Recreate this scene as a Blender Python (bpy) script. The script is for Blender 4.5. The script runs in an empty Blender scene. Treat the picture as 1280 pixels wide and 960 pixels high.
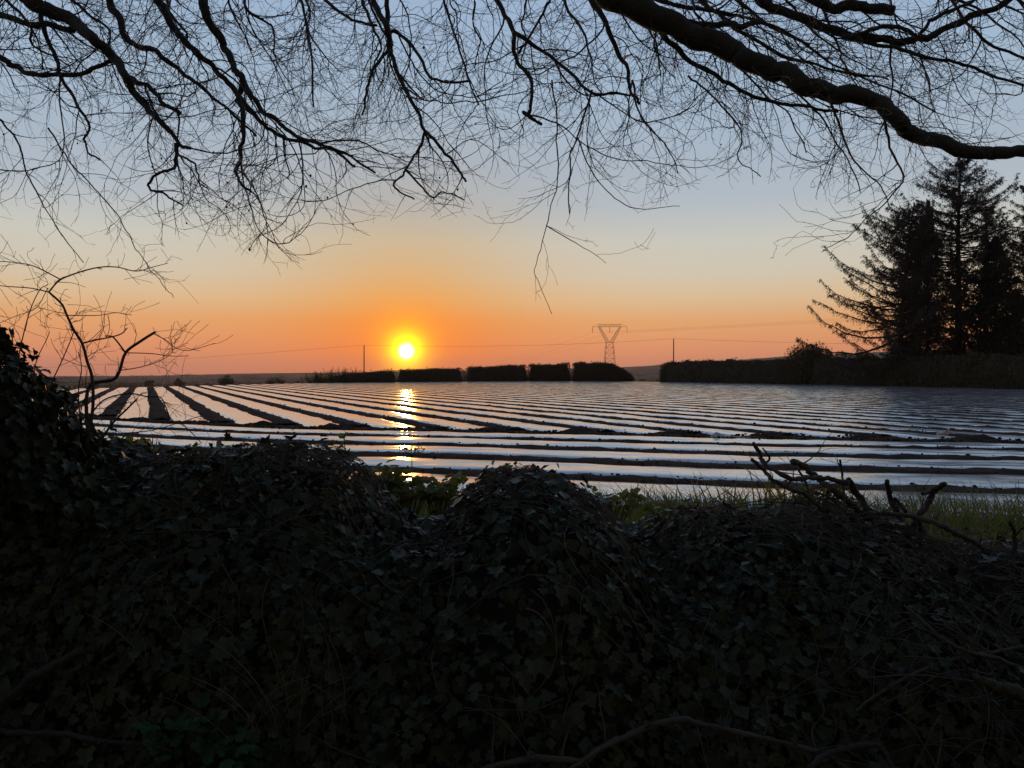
import bpy, math, random
import numpy as np
from mathutils import Vector, Matrix, Euler

rng = np.random.default_rng(11)
random.seed(5)
SC = bpy.context.scene
COL = SC.collection
R = math.radians

# ------------------------------------------------------------------ camera
F = 961.0                      # focal length in photo pixels (1280 wide)
CAM_Z = 1.6
PITCH = math.atan(13 / F)      # horizon sits a little above the middle
cam_d = bpy.data.cameras.new('camera')
cam_d.sensor_width = 36.0
cam_d.lens = 36.0 * F / 1280.0
cam_d.clip_start = 0.05
cam_d.clip_end = 30000
cam = bpy.data.objects.new('camera', cam_d)
COL.objects.link(cam)
cam.location = (0, 0, CAM_Z)
cam.rotation_euler = (math.pi / 2 - PITCH, 0, 0)
SC.camera = cam
_cp, _sp = math.cos(PITCH), math.sin(PITCH)


def at(px, py, d):
    """world point seen at photo pixel (px, py), d metres ahead"""
    x = (px - 640.0) / F
    v = (480.0 - py) / F
    # camera axes: forward (0,cp,-sp), up (0,sp,cp)
    dy = _cp + v * _sp
    dz = -_sp + v * _cp
    k = d / dy
    return np.array([x * k, d, CAM_Z + dz * k])


def proj(p):
    rx, ry, rz = p[0], p[1], p[2] - CAM_Z
    f = ry * _cp - rz * _sp
    u = ry * _sp + rz * _cp
    if f < 0.05:
        return (-9999, -9999)
    return (640 + F * rx / f, 480 - F * u / f)


# ------------------------------------------------------------------ noise
_T = rng.random((256, 256))


def vnoise(x, y):
    x = np.asarray(x, float); y = np.asarray(y, float)
    xi = np.floor(x).astype(int); yi = np.floor(y).astype(int)
    fx = x - xi; fy = y - yi
    fx = fx * fx * (3 - 2 * fx); fy = fy * fy * (3 - 2 * fy)
    a = _T[xi & 255, yi & 255]; b = _T[(xi + 1) & 255, yi & 255]
    c = _T[xi & 255, (yi + 1) & 255]; d = _T[(xi + 1) & 255, (yi + 1) & 255]
    return (a * (1 - fx) + b * fx) * (1 - fy) + (c * (1 - fx) + d * fx) * fy - 0.5


def fbm(x, y, o=4):
    s = 0; a = 1.0; f = 1.0
    for k in range(o):
        s = s + a * vnoise(x * f + 17.3 * k, y * f + 5.1 * k); a *= .5; f *= 2.03
    return s


def sstep(x, a, b):
    t = np.clip((np.asarray(x, float) - a) / (b - a), 0, 1)
    return t * t * (3 - 2 * t)


def unit(v):
    return v / np.maximum(np.linalg.norm(v, axis=-1, keepdims=True), 1e-9)


# ------------------------------------------------------------------ objects
def mesh_np(name, verts, faces, mat, parent=None, smooth=True, loc=None):
    """verts (N,3); faces: array (M,k) or list of such arrays"""
    me = bpy.data.meshes.new(name)
    verts = np.asarray(verts, np.float64)
    if loc is not None:
        verts = verts - np.asarray(loc)
    if not isinstance(faces, list):
        faces = [faces]
    faces = [np.asarray(f, np.int64) for f in faces if len(f)]
    me.vertices.add(len(verts))
    me.vertices.foreach_set('co', verts.astype(np.float32).ravel())
    nl = sum(f.size for f in faces); nf = sum(len(f) for f in faces)
    me.loops.add(nl); me.polygons.add(nf)
    me.loops.foreach_set('vertex_index', np.concatenate([f.ravel() for f in faces]).astype(np.int32))
    tot = np.concatenate([np.full(len(f), f.shape[1]) for f in faces])
    st = np.concatenate([[0], np.cumsum(tot)[:-1]])
    me.polygons.foreach_set('loop_start', st.astype(np.int32))
    me.polygons.foreach_set('loop_total', tot.astype(np.int32))
    me.polygons.foreach_set('use_smooth', np.full(nf, smooth))
    me.update(calc_edges=True)
    me.validate()
    if mat is not None:
        me.materials.append(mat)
    o = bpy.data.objects.new(name, me)
    COL.objects.link(o)
    if parent is not None:
        o.parent = parent
        o.matrix_parent_inverse = Matrix.Identity(4)
        o.location = (0, 0, 0)
    elif loc is not None:
        o.location = loc
    return o


def thing(name, label, cat, loc=(0, 0, 0), group=None):
    o = bpy.data.objects.new(name, None)
    COL.objects.link(o)
    o.empty_display_size = .2
    o.location = loc
    o['label'] = label; o['category'] = cat
    if group:
        o['group'] = group
    return o


def tag(o, label=None, cat=None, group=None, kind=None):
    for k, v in (('label', label), ('category', cat), ('group', group), ('kind', kind)):
        if v:
            o[k] = v
    return o


class Tubes:
    def __init__(s):
        s.g = {}
        s.extra_v = []; s.extra_f = []

    def add(s, pts, rad, sides=4):
        pts = np.asarray(pts, float); rad = np.asarray(rad, float)
        if len(pts) < 2:
            return
        s.g.setdefault((len(pts), sides), []).append((pts, rad))

    def arrays(s):
        V = []; Q = []; Tn = []; off = 0
        for (n, k), lst in s.g.items():
            P = np.stack([a for a, _ in lst]); Rr = np.stack([b for _, b in lst])
            m = len(lst)
            t = np.empty_like(P)
            t[:, 1:-1] = P[:, 2:] - P[:, :-2]; t[:, 0] = P[:, 1] - P[:, 0]; t[:, -1] = P[:, -1] - P[:, -2]
            t = unit(t)
            mean = np.abs(P[:, -1] - P[:, 0])
            ref = np.eye(3)[np.argmin(mean, axis=1)][:, None, :]
            n1 = unit(np.cross(t, np.broadcast_to(ref, t.shape))); n2 = np.cross(t, n1)
            ang = np.arange(k) * 2 * math.pi / k
            ring = (n1[:, :, None, :] * np.cos(ang)[None, None, :, None] + n2[:, :, None, :] * np.sin(ang)[None, None, :, None])
            v = P[:, :, None, :] + ring * Rr[:, :, None, None]
            idx = np.arange(m * n * k).reshape(m, n, k) + off
            a = idx[:, :-1, :]; b = np.roll(a, -1, axis=2)
            c = idx[:, 1:, :]; d = np.roll(c, -1, axis=2)
            Q.append(np.stack([a, b, d, c], -1).reshape(-1, 4))
            caps = np.concatenate([idx[:, 0, ::-1], idx[:, -1, :]], 0)
            Tn.append(caps)
            V.append(v.reshape(-1, 3)); off += m * n * k
        for v, f in zip(s.extra_v, s.extra_f):
            V.append(v); Tn.append(f + off); off += len(v)
        byk = {}
        for t_ in Q + Tn:
            byk.setdefault(t_.shape[1], []).append(t_)
        return np.concatenate(V), [np.concatenate(x) for x in byk.values()]

    def blob(s, c, r):
        v = np.array([[1, 0, 0], [-1, 0, 0], [0, 1, 0], [0, -1, 0], [0, 0, 1.3], [0, 0, -1.3]]) * r + c
        f = np.array([[0, 2, 4], [2, 1, 4], [1, 3, 4], [3, 0, 4], [2, 0, 5], [1, 2, 5], [3, 1, 5], [0, 3, 5]])
        s.extra_v.append(v); s.extra_f.append(f)

    def build(s, name, mat, parent=None, loc=None):
        if not s.g:
            return None
        v, f = s.arrays()
        return mesh_np(name, v, f, mat, parent, True, loc)


def catmull(P, n_per=5):
    """P (N,k) smooth resample"""
    P = np.asarray(P, float)
    Q = np.vstack([2 * P[0] - P[1], P, 2 * P[-1] - P[-2]])
    out = []
    for i in range(1, len(Q) - 2):
        p0, p1, p2, p3 = Q[i - 1], Q[i], Q[i + 1], Q[i + 2]
        for j in range(n_per):
            t = j / n_per
            out.append(.5 * ((2 * p1) + (-p0 + p2) * t + (2 * p0 - 5 * p1 + 4 * p2 - p3) * t * t + (-p0 + 3 * p1 - 3 * p2 + p3) * t ** 3))
    out.append(P[-1])
    return np.array(out)


def cards(P, N, Tdir, w, l, shape='quad'):
    """leaf shaped polygons: P centre (n,3), N normal, Tdir tip direction, w,l sizes (n,)"""
    N = unit(N)
    T = unit(Tdir - N * np.sum(Tdir * N, -1, keepdims=True))
    B = np.cross(N, T)
    w = np.asarray(w)[:, None, None]; l = np.asarray(l)[:, None, None]
    if shape == 'tri':
        o = np.array([[-.5, 0, 0], [.5, 0, 0], [0, 1, 0]])
        f = [[0, 1, 2]]
    elif shape == 'quad':
        o = np.array([[0, 0, 0], [.5, .45, .06], [0, 1, 0], [-.5, .45, .06]])
        f = [[0, 1, 2, 3]]
    elif shape == 'ivy':
        o = np.array([[0, .0, .0], [.30, -.10, .05], [.52, .12, .10], [.30, .33, .07], [.40, .58, .10], [.14, .62, .03], [0, 1.0, -.06],
                      [-.14, .62, .03], [-.40, .58, .10], [-.30, .33, .07], [-.52, .12, .10], [-.30, -.10, .05], [0, .42, -.03]])
        f = [[12, i, i + 1] for i in range(0, 11)] + [[12, 11, 0]]
    elif shape == 'lobed':
        o = np.array([[0, 0, 0], [.35, .15, .05], [.5, .45, .02], [.25, .5, .05], [.3, .8, 0], [0, 1, -.05], [-.3, .8, 0], [-.25, .5, .05], [-.5, .45, .02], [-.35, .15, .05]])
        f = [[0, i, i + 1] for i in range(1, 9)]
    o = np.asarray(o, float); f = np.asarray(f)
    v = P[:, None, :] + B[:, None, :] * (o[None, :, 0:1] * w) + T[:, None, :] * (o[None, :, 1:2] * l) + N[:, None, :] * (o[None, :, 2:3] * l)
    n = len(P)
    ff = (f[None] + (np.arange(n) * len(o))[:, None, None]).reshape(-1, f.shape[1])
    return v.reshape(-1, 3), ff


def merge(parts):
    V = []; Fs = {}; off = 0
    for v, fl in parts:
        if not isinstance(fl, list):
            fl = [fl]
        for f in fl:
            Fs.setdefault(f.shape[1], []).append(np.asarray(f) + off)
        V.append(v); off += len(v)
    return np.concatenate(V), [np.concatenate(x) for x in Fs.values()]


# ------------------------------------------------------------------ materials
def mat(name, base, base2=None, rough=.7, scale=4.0, bump=0, bscale=30.0, trans=0, spec=.5, detail=4, island=0, bdist=.02):
    m = bpy.data.materials.new(name); m.use_nodes = True
    nt = m.node_tree; nd = nt.nodes; L = nt.links
    b = nd['Principled BSDF']
    b.inputs['Roughness'].default_value = rough
    b.inputs['Specular IOR Level'].default_value = spec
    b.inputs['Base Color'].default_value = (*base, 1)
    colsock = None
    if base2 is not None:
        tc = nd.new('ShaderNodeTexCoord')
        n = nd.new('ShaderNodeTexNoise'); n.inputs['Scale'].default_value = scale; n.inputs['Detail'].default_value = detail
        L.new(tc.outputs['Object'], n.inputs['Vector'])
        fac = n.outputs['Fac']
        r = nd.new('ShaderNodeMapRange'); r.inputs[1].default_value = .33; r.inputs[2].default_value = .67
        L.new(fac, r.inputs[0]); fac = r.outputs[0]
        if island:
            g = nd.new('ShaderNodeNewGeometry')
            mm = nd.new('ShaderNodeMix'); mm.data_type = 'FLOAT'; mm.inputs[0].default_value = island
            L.new(fac, mm.inputs[2]); L.new(g.outputs['Random Per Island'], mm.inputs[3]); fac = mm.outputs[0]
        mx = nd.new('ShaderNodeMix'); mx.data_type = 'RGBA'
        mx.inputs[6].default_value = (*base, 1); mx.inputs[7].default_value = (*base2, 1)
        L.new(fac, mx.inputs[0]); colsock = mx.outputs[2]
        L.new(colsock, b.inputs['Base Color'])
    if bump:
        tc = nd.new('ShaderNodeTexCoord')
        n = nd.new('ShaderNodeTexNoise'); n.inputs['Scale'].default_value = bscale; n.inputs['Detail'].default_value = 5
        L.new(tc.outputs['Object'], n.inputs['Vector'])
        bp = nd.new('ShaderNodeBump'); bp.inputs['Strength'].default_value = bump; bp.inputs['Distance'].default_value = bdist
        L.new(n.outputs['Fac'], bp.inputs['Height']); L.new(bp.outputs[0], b.inputs['Normal'])
    if trans:
        t = nd.new('ShaderNodeBsdfTranslucent'); t.inputs[0].default_value = (*(np.array(base) * 1.3), 1)
        if colsock:
            L.new(colsock, t.inputs[0])
        mi = nd.new('ShaderNodeMixShader'); mi.inputs[0].default_value = trans
        L.new(b.outputs[0], mi.inputs[1]); L.new(t.outputs[0], mi.inputs[2])
        L.new(mi.outputs[0], nd['Material Output'].inputs['Surface'])
    return m


M = {}
M['bark'] = mat('beech bark', (.045, .042, .036), (.07, .072, .055), .85, 6, .6, 40)
M['twig'] = mat('twig bark', (.045, .032, .026), (.07, .05, .04), .6, 8)
M['stick'] = mat('weathered stick', (.10, .08, .06), (.05, .04, .03), .8, 9, .6, 50)
M['rotten'] = mat('rotten wood', (.055, .045, .035), (.03, .024, .02), .9, 9, .8, 40)
M['moss'] = mat('mossy bark', (.05, .07, .02), (.08, .06, .04), .95, 12, 1, 60)
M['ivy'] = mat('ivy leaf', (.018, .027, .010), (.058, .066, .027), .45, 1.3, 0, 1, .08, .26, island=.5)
M['ivy_dark'] = mat('shaded ivy leaf', (.03, .035, .02), (.05, .05, .03), .45, 3, 0, 1, .05, .45, island=.6)
M['dead'] = mat('dead leaf', (.26, .17, .11), (.10, .07, .05), .5, 5, 0, 1, .25, .5, island=.7)
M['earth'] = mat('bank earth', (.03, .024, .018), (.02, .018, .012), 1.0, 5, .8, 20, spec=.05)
M['soil'] = mat('tilled soil', (.090, .062, .050), (.048, .034, .028), 1.0, 1.6, .8, 9, spec=.02, detail=8, bdist=.05)
M['clod'] = mat('soil clod', (.075, .054, .043), (.04, .03, .024), 1.0, 3, .5, 30, spec=.02, island=.5)
M['grass'] = mat('grass blade', (.10, .16, .03), (.18, .19, .05), .55, 1.2, 0, 1, .55, .3, island=.7)
M['straw'] = mat('dry grass', (.26, .21, .15), (.13, .10, .07), .7, 6, 0, 1, .3, .3, island=.6)
M['weed'] = mat('weed leaf', (.13, .18, .03), (.24, .25, .05), .5, 5, 0, 1, .6, .4, island=.6)
M['weed_dark'] = mat('young weed leaf', (.02, .06, .015), (.035, .085, .02), .5, 5, 0, 1, .2, .4, island=.6)
M['hedge'] = mat('hedge leaf', (.07, .07, .032), (.13, .10, .055), .9, .8, 0, 1, .28, .1, island=.6)
M['hedge_core'] = mat('hedge twigs', (.04, .034, .022), (.06, .05, .03), .95, 2)
M['conifer'] = mat('conifer needles', (.055, .052, .038), (.085, .066, .05), .7, .5, 0, 1, .1, .3, island=.6)
M['conifer_green'] = mat('dark green needles', (.02, .03, .016), (.035, .042, .022), .7, .5, 0, 1, .1, .3, island=.6)
M['ctrunk'] = mat('conifer trunk', (.045, .036, .03), (.03, .026, .02), .9, 2)
M['pole'] = mat('pole wood', (.09, .06, .045), (.06, .045, .035), .85, 2)
M['steel'] = mat('galvanised steel', (.22, .22, .22), None, .6)
M['wire'] = mat('wire', (.06, .06, .06), None, .6)
M['insul'] = mat('insulator glass', (.12, .16, .15), None, .3)


def film_mat():
    m = bpy.data.materials.new('clear mulch film'); m.use_nodes = True
    nt = m.node_tree; nd = nt.nodes; L = nt.links
    b = nd['Principled BSDF']
    b.inputs['Roughness'].default_value = .17
    b.inputs['IOR'].default_value = 1.6
    b.inputs['Coat Weight'].default_value = 1.0; b.inputs['Coat Roughness'].default_value = .17; b.inputs['Coat IOR'].default_value = 1.65
    tc = nd.new('ShaderNodeTexCoord')
    n = nd.new('ShaderNodeTexNoise'); n.inputs['Scale'].default_value = 1.3; n.inputs['Detail'].default_value = 6
    L.new(tc.outputs['Object'], n.inputs['Vector'])
    cr = nd.new('ShaderNodeMapRange'); cr.inputs[1].default_value = .35; cr.inputs[2].default_value = .65
    L.new(n.outputs['Fac'], cr.inputs[0])
    mx = nd.new('ShaderNodeMix'); mx.data_type = 'RGBA'
    mx.inputs[6].default_value = (.60, .585, .57, 1); mx.inputs[7].default_value = (.80, .79, .78, 1)
    L.new(cr.outputs[0], mx.inputs[0]); L.new(mx.outputs[2], b.inputs['Base Color'])
    rr = nd.new('ShaderNodeMapRange'); rr.inputs[3].default_value = .16; rr.inputs[4].default_value = .34
    L.new(n.outputs['Fac'], rr.inputs[0]); L.new(rr.outputs[0], b.inputs['Roughness'])
    # fine creases, drawn out along the strip
    uv = nd.new('ShaderNodeUVMap')
    mp = nd.new('ShaderNodeMapping'); mp.inputs['Scale'].default_value = (1.6, 7.0, 1)
    L.new(uv.outputs[0], mp.inputs[0])
    w = nd.new('ShaderNodeTexNoise'); w.inputs['Scale'].default_value = 1.0; w.inputs['Detail'].default_value = 4; w.inputs['Distortion'].default_value = .8
    L.new(mp.outputs[0], w.inputs['Vector'])
    bp = nd.new('ShaderNodeBump'); bp.inputs['Strength'].default_value = .6; bp.inputs['Distance'].default_value = .024
    L.new(w.outputs['Fac'], bp.inputs['Height']); L.new(bp.outputs[0], b.inputs['Normal'])
    return m


M['film'] = film_mat()


def land_mat():
    m = bpy.data.materials.new('grassland and far fields'); m.use_nodes = True
    nt = m.node_tree; nd = nt.nodes; L = nt.links
    b = nd['Principled BSDF']; b.inputs['Roughness'].default_value = 1.0; b.inputs['Specular IOR Level'].default_value = .05
    tc = nd.new('ShaderNodeTexCoord')
    v = nd.new('ShaderNodeTexVoronoi'); v.inputs['Scale'].default_value = .0045
    L.new(tc.outputs['Object'], v.inputs['Vector'])
    r = nd.new('ShaderNodeValToRGB'); r.color_ramp.interpolation = 'CONSTANT'
    e = r.color_ramp.elements
    e[0].color = (.05, .10, .025, 1); e[0].position = 0
    e[1].color = (.075, .125, .035, 1); e[1].position = .3
    for p, c in ((.5, (.07, .06, .04, 1)), (.65, (.055, .09, .03, 1)), (.8, (.025, .03, .015, 1))):
        x = e.new(p); x.color = c
    sp = nd.new('ShaderNodeSeparateColor'); L.new(v.outputs['Color'], sp.inputs[0]); L.new(sp.outputs[0], r.inputs[0])
    n = nd.new('ShaderNodeTexNoise'); n.inputs['Scale'].default_value = .8; n.inputs['Detail'].default_value = 8
    L.new(tc.outputs['Object'], n.inputs['Vector'])
    mx = nd.new('ShaderNodeMix'); mx.data_type = 'RGBA'; mx.blend_type = 'MULTIPLY'; mx.inputs[0].default_value = .6
    L.new(r.outputs[0], mx.inputs[6]); L.new(n.outputs['Color'], mx.inputs[7]); L.new(mx.outputs[2], b.inputs['Base Color'])
    return m


M['land'] = land_mat()

# ------------------------------------------------------------------ field layout
EDGE_AZ = np.radians([-180, -100, -70, -46, -34, -25, -14, -6, 0, 5.5, 11, 20, 29, 33.5, 40, 60, 100, 180])
EDGE_R = np.array([40, 40, 45, 70, 84, 100, 132, 150, 164, 160, 149, 122, 99, 92, 84, 70, 40, 40.])


def edge_r(az):
    return np.interp(az, EDGE_AZ, EDGE_R)


HILL_PX = np.array([-900, -200, 0, 200, 330, 480, 640, 790, 850, 920, 980, 1060, 1150, 1300, 2200])
HILL_PY = np.array([468, 469, 470, 469, 466.5, 465, 463, 459, 455.5, 452, 448.5, 446.5, 445, 446, 452])
HILL_AZ = np.arctan((HILL_PX - 640) / F)


def land_z(x, y):
    r = np.hypot(x, y); az = np.arctan2(x, y)
    er = edge_r(az)
    z = -16 * sstep(r, er + 8, er + 520) * sstep(np.abs(az), 2.6, 1.6)
    z = z - 1.3 * sstep(r, er + 3, er + 40)
    # distant ridge at 4.6 km, its crest following the skyline of the photograph
    py = np.interp(az, HILL_AZ, HILL_PY, left=468, right=450)
    crest = CAM_Z + (467 - py) / F * 4600 / np.maximum(np.cos(np.clip(az, -1, 1)), .5)
    rise = sstep(r, 1100, 4600) ** 1.4
    fall = sstep(r, 4800, 7000)
    z = z + rise * (crest + 17.3) - fall * 60
    z = z + fbm(x / 420.0, y / 420.0, 4) * 7 * sstep(r, 350, 1500) * (1 - .75 * sstep(r, 3000, 4600))
    z = z + fbm(x / 1.3, y / 1.3, 3) * .05 * (1 - sstep(r, 10, 60))
    return z


def build_land():
    azs = np.concatenate([np.radians(np.arange(-180, -42, 3.0)), np.radians(np.arange(-42, 42, .3)), np.radians(np.arange(42, 180, 3.0))])
    rs = np.concatenate([[0.0], np.geomspace(.6, 7000, 190)])
    A, Rr = np.meshgrid(azs, rs[1:])
    x = Rr * np.sin(A); y = Rr * np.cos(A)
    z = land_z(x, y) - .045 * (Rr < edge_r(A) + 1) * (Rr > 6)
    v = np.stack([x, y, z], -1).reshape(-1, 3)
    n, m = A.shape
    idx = np.arange(n * m).reshape(n, m)
    a = idx[:-1]; b = np.roll(a, -1, 1); c = idx[1:]; d = np.roll(c, -1, 1)
    q = np.stack([a, b, d, c], -1).reshape(-1, 4)
    v = np.vstack([v, [[0, 0, 0]]])
    t = np.stack([idx[0], np.full(m, n * m), np.roll(idx[0], -1)], -1)
    t = t[:, ::-1]; q = q[:, ::-1]
    o = mesh_np('ground', v, [q, t], M['land'])
    o['kind'] = 'structure'


build_land()

# headland: line of the strip nearest the main beds
HX = np.array([-60, -24, -13.3, -9.5, -5.4, .8, 5.1, 10.9, 20, 45.])
HY = np.array([52, 31.5, 24.9, 22.6, 20.8, 19.2, 17.85, 16.6, 14.3, 8.0])
_hp = catmull(np.stack([HX, HY], 1), 8)
_s = np.concatenate([[0], np.cumsum(np.linalg.norm(np.diff(_hp, axis=0), axis=1))])
HL = np.stack([np.interp(np.linspace(0, _s[-1], 900), _s, _hp[:, k]) for k in (0, 1)], 1)
_t = unit(np.gradient(HL, axis=0)); HN = np.stack([_t[:, 1], -_t[:, 0]], 1)      # towards the viewer
HN = HN * np.sign(-HN[:, 1:2])


def head_y(x, off=0.0):
    p = HL + HN * off
    return np.interp(x, p[:, 0], p[:, 1])


def build_soil():
    # one sheet: columns across azimuth, rows from the near verge to the far edge
    azs = np.radians(np.concatenate([np.arange(-62, -36, 1.0), np.arange(-36, 36, .22), np.arange(36, 66, 1.0)]))
    ts = np.linspace(0, 1, 200) ** 2.4
    x_near = None
    # near limit: 9.4 m on the viewer's side of the first strip
    near_r = []
    pn = HL + HN * 9.75
    for a in azs:
        d = np.array([math.sin(a), math.cos(a)])
        cr = pn[:, 0] * d[1] - pn[:, 1] * d[0]
        i = np.argmin(np.abs(cr) + (pn @ d < 0) * 1e3)
        near_r.append(max(3, pn[i] @ d))
    near_r = np.array(near_r); far_r = edge_r(azs) - .5
    near_r = np.minimum(near_r, far_r - 2)
    Rr = near_r[None] + (far_r - near_r)[None] * ts[:, None]
    A = np.broadcast_to(azs, Rr.shape)
    x = Rr * np.sin(A); y = Rr * np.cos(A)
    z = .004 + fbm(x / .45, y / .45, 3) * .05 * (1 - sstep(Rr, 25, 60)) + fbm(x / 6, y / 6, 2) * .03
    z = z - .05 * (ts[:, None] == 0)
    v = np.stack([x, y, z], -1).reshape(-1, 3)
    idx = np.arange(Rr.size).reshape(Rr.shape)
    q = np.stack([idx[:-1, :-1], idx[1:, :-1], idx[1:, 1:], idx[:-1, 1:]], -1).reshape(-1, 4)[:, ::-1]
    o = mesh_np('field_soil', v, q, M['soil']); o['kind'] = 'structure'


build_soil()

ORD = 'first second third fourth fifth sixth seventh eighth ninth tenth eleventh twelfth thirteenth fourteenth fifteenth sixteenth seventeenth eighteenth nineteenth twentieth'.split()
TENS = {2: 'twenty', 3: 'thirty', 4: 'forty', 5: 'fifty'}
TENTH = {2: 'twentieth', 3: 'thirtieth', 4: 'fortieth', 5: 'fiftieth'}


def ordinal(k):
    if k <= 20:
        return ORD[k - 1]
    return TENTH[k // 10] if k % 10 == 0 else TENS[k // 10] + '-' + ORD[k % 10 - 1]


def strip(center, width, h, label, seed, rough_end=True):
    """plastic film pulled over a raised bed along the polyline center (n,2)"""
    n = len(center); K = 15
    t = unit(np.gradient(center, axis=0)); nn = np.stack([t[:, 1], -t[:, 0]], 1)
    dist = np.concatenate([[0], np.cumsum(np.linalg.norm(np.diff(center, axis=0), axis=1))])
    s = np.linspace(-1, 1, K)
    el = vnoise(dist * 1.1, np.full(n, seed * 3.7)) * .16 + vnoise(dist * 4.3, np.full(n, seed * 1.9 + 50)) * .12
    er = vnoise(dist * 1.1, np.full(n, seed * 2.3 + 90)) * .16 + vnoise(dist * 4.3, np.full(n, seed * 5.1 + 20)) * .12
    endl = dist[-1] - dist
    lod1 = np.clip(28 / np.hypot(center[:, 0], center[:, 1]), .2, 1); el = el * lod1; er = er * lod1
    prof = h * np.maximum(0, 1 - np.abs(s) ** 4)
    off = np.where(s[None] < 0, s[None] * (width / 2 + el[:, None]), s[None] * (width / 2 + er[:, None]))
    P = center[:, None, :] + nn[:, None, :] * off[..., None]
    d2 = dist[:, None] + 0 * off
    z = prof[None] + fbm(d2 * .7 + seed * 13, off * 1.6 + seed, 3) * .034 * (1 - np.abs(s[None]) ** 4) + (fbm(d2 * 2.4, off * 6 + seed * 7, 2) * .008 + fbm(d2 * .55 + seed, off * 8 + seed * 3, 2) * .022) * (1 - np.abs(s[None]) ** 4)
    lod = np.clip(28 / np.hypot(center[:, 0], center[:, 1]), .25, 1)[:, None]      # coarse far sampling carries less relief
    z = prof[None] + (z - prof[None]) * lod
    z = z - .03 * (np.abs(s[None]) > .99)
    endm = np.minimum(1, np.minimum(dist, endl) / .5)[:, None]
    z = .012 + z * (.15 + .85 * endm)
    v = np.concatenate([P, z[..., None]], -1).reshape(-1, 3)
    idx = np.arange(n * K).reshape(n, K)
    q = np.stack([idx[:-1, :-1], idx[:-1, 1:], idx[1:, 1:], idx[1:, :-1]], -1).reshape(-1, 4)
    if True:
        a, b, c = v[q[0, 0]], v[q[0, 1]], v[q[0, 2]]
        if np.cross(b - a, c - b)[2] < 0:
            q = q[:, ::-1]
    o = mesh_np('plastic_strip', v, q, M['film'], loc=(*center[n // 2], 0))
    me = o.data
    uvl = me.uv_layers.new(name='UVMap')
    li = np.empty(len(me.loops), np.int32); me.loops.foreach_get('vertex_index', li)
    uvv = np.stack([d2 + seed * 11.3, off], -1).reshape(-1, 2)
    uvl.data.foreach_set('uv', uvv[li].astype(np.float32).ravel())
    tag(o, label, 'plastic sheet', 'plastic covered beds')
    return o


# headland strips (running across the view)
OFFS = [(0, 1.2), (1.8, 1.35), (3.85, 1.35), (6.1, 1.5), (8.3, 1.8)]
HLAB = ['narrow pale strip crossing the headland at the foot of the long converging strips',
        'pale strip crossing the headland, second out from the long converging strips',
        'wrinkled pale strip in the middle of the five crossing the headland',
        'wide blue-grey wrinkled strip on the headland, one out from the grass verge',
        'strip of crumpled plastic along the grass verge, half hidden by grass tufts']
BEDU = np.array([math.sin(R(-25.5)), math.cos(R(-25.5))]); BEDP = np.array([BEDU[1], -BEDU[0]])
film_edges = []
for k, (off, w) in enumerate(OFFS):
    p = HL + HN * off
    keep = (p[:, 0] > -30) & (p[:, 0] < 32)
    p = p[keep]
    s_ = np.concatenate([[0], np.cumsum(np.linalg.norm(np.diff(p, axis=0), axis=1))])
    p = np.stack([np.interp(np.arange(0, s_[-1], .14), s_, p[:, j]) for j in (0, 1)], 1)
    strip(p, w, .05, HLAB[k], 200 + k)
    film_edges.append((p, w))

# main beds
nb = 0
main_beds = []
for k in range(-4, 52):
    c = -.42 + 1.8 * k + rng.normal(0, .03)
    tt = np.arange(2, 230, .05)
    pts = BEDP[None] * c + BEDU[None] * tt[:, None]
    r = np.hypot(pts[:, 0], pts[:, 1]); az = np.arctan2(pts[:, 0], pts[:, 1])
    hy = head_y(pts[:, 0], -1.25 - .5 * rng.random())
    ok = (pts[:, 1] > hy) & (r < edge_r(az) - 1.2) & (r > 3)
    if ok.sum() < 40:
        continue
    pts = pts[ok]
    # visible at all?
    a_ = np.degrees(np.arctan2(pts[:, 0], pts[:, 1]))
    if not ((np.abs(a_) < 34.5).any()):
        continue
    # step grows with distance
    sel = [0]; acc = 0
    dd = np.hypot(pts[:, 0], pts[:, 1])
    for i in range(1, len(pts)):
        acc += .05
        if acc > max(.12, .006 * dd[i]):
            sel.append(i); acc = 0
    pts = pts[sel]
    wob = vnoise(np.arange(len(pts)) * .06, np.full(len(pts), k * 2.1)) * .12
    pts = pts + BEDP[None] * wob[:, None]
    nb += 1
    main_beds.append(pts)
    if nb == 1:
        lab = 'pale strip farthest left of the long converging strips, beside the bare shrub'
    else:
        lab = f'long pale plastic strip, {ordinal(nb)} from the left among those converging on the skyline'
    strip(pts, 1.14, .05, lab, nb)
print('beds', nb)


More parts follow.
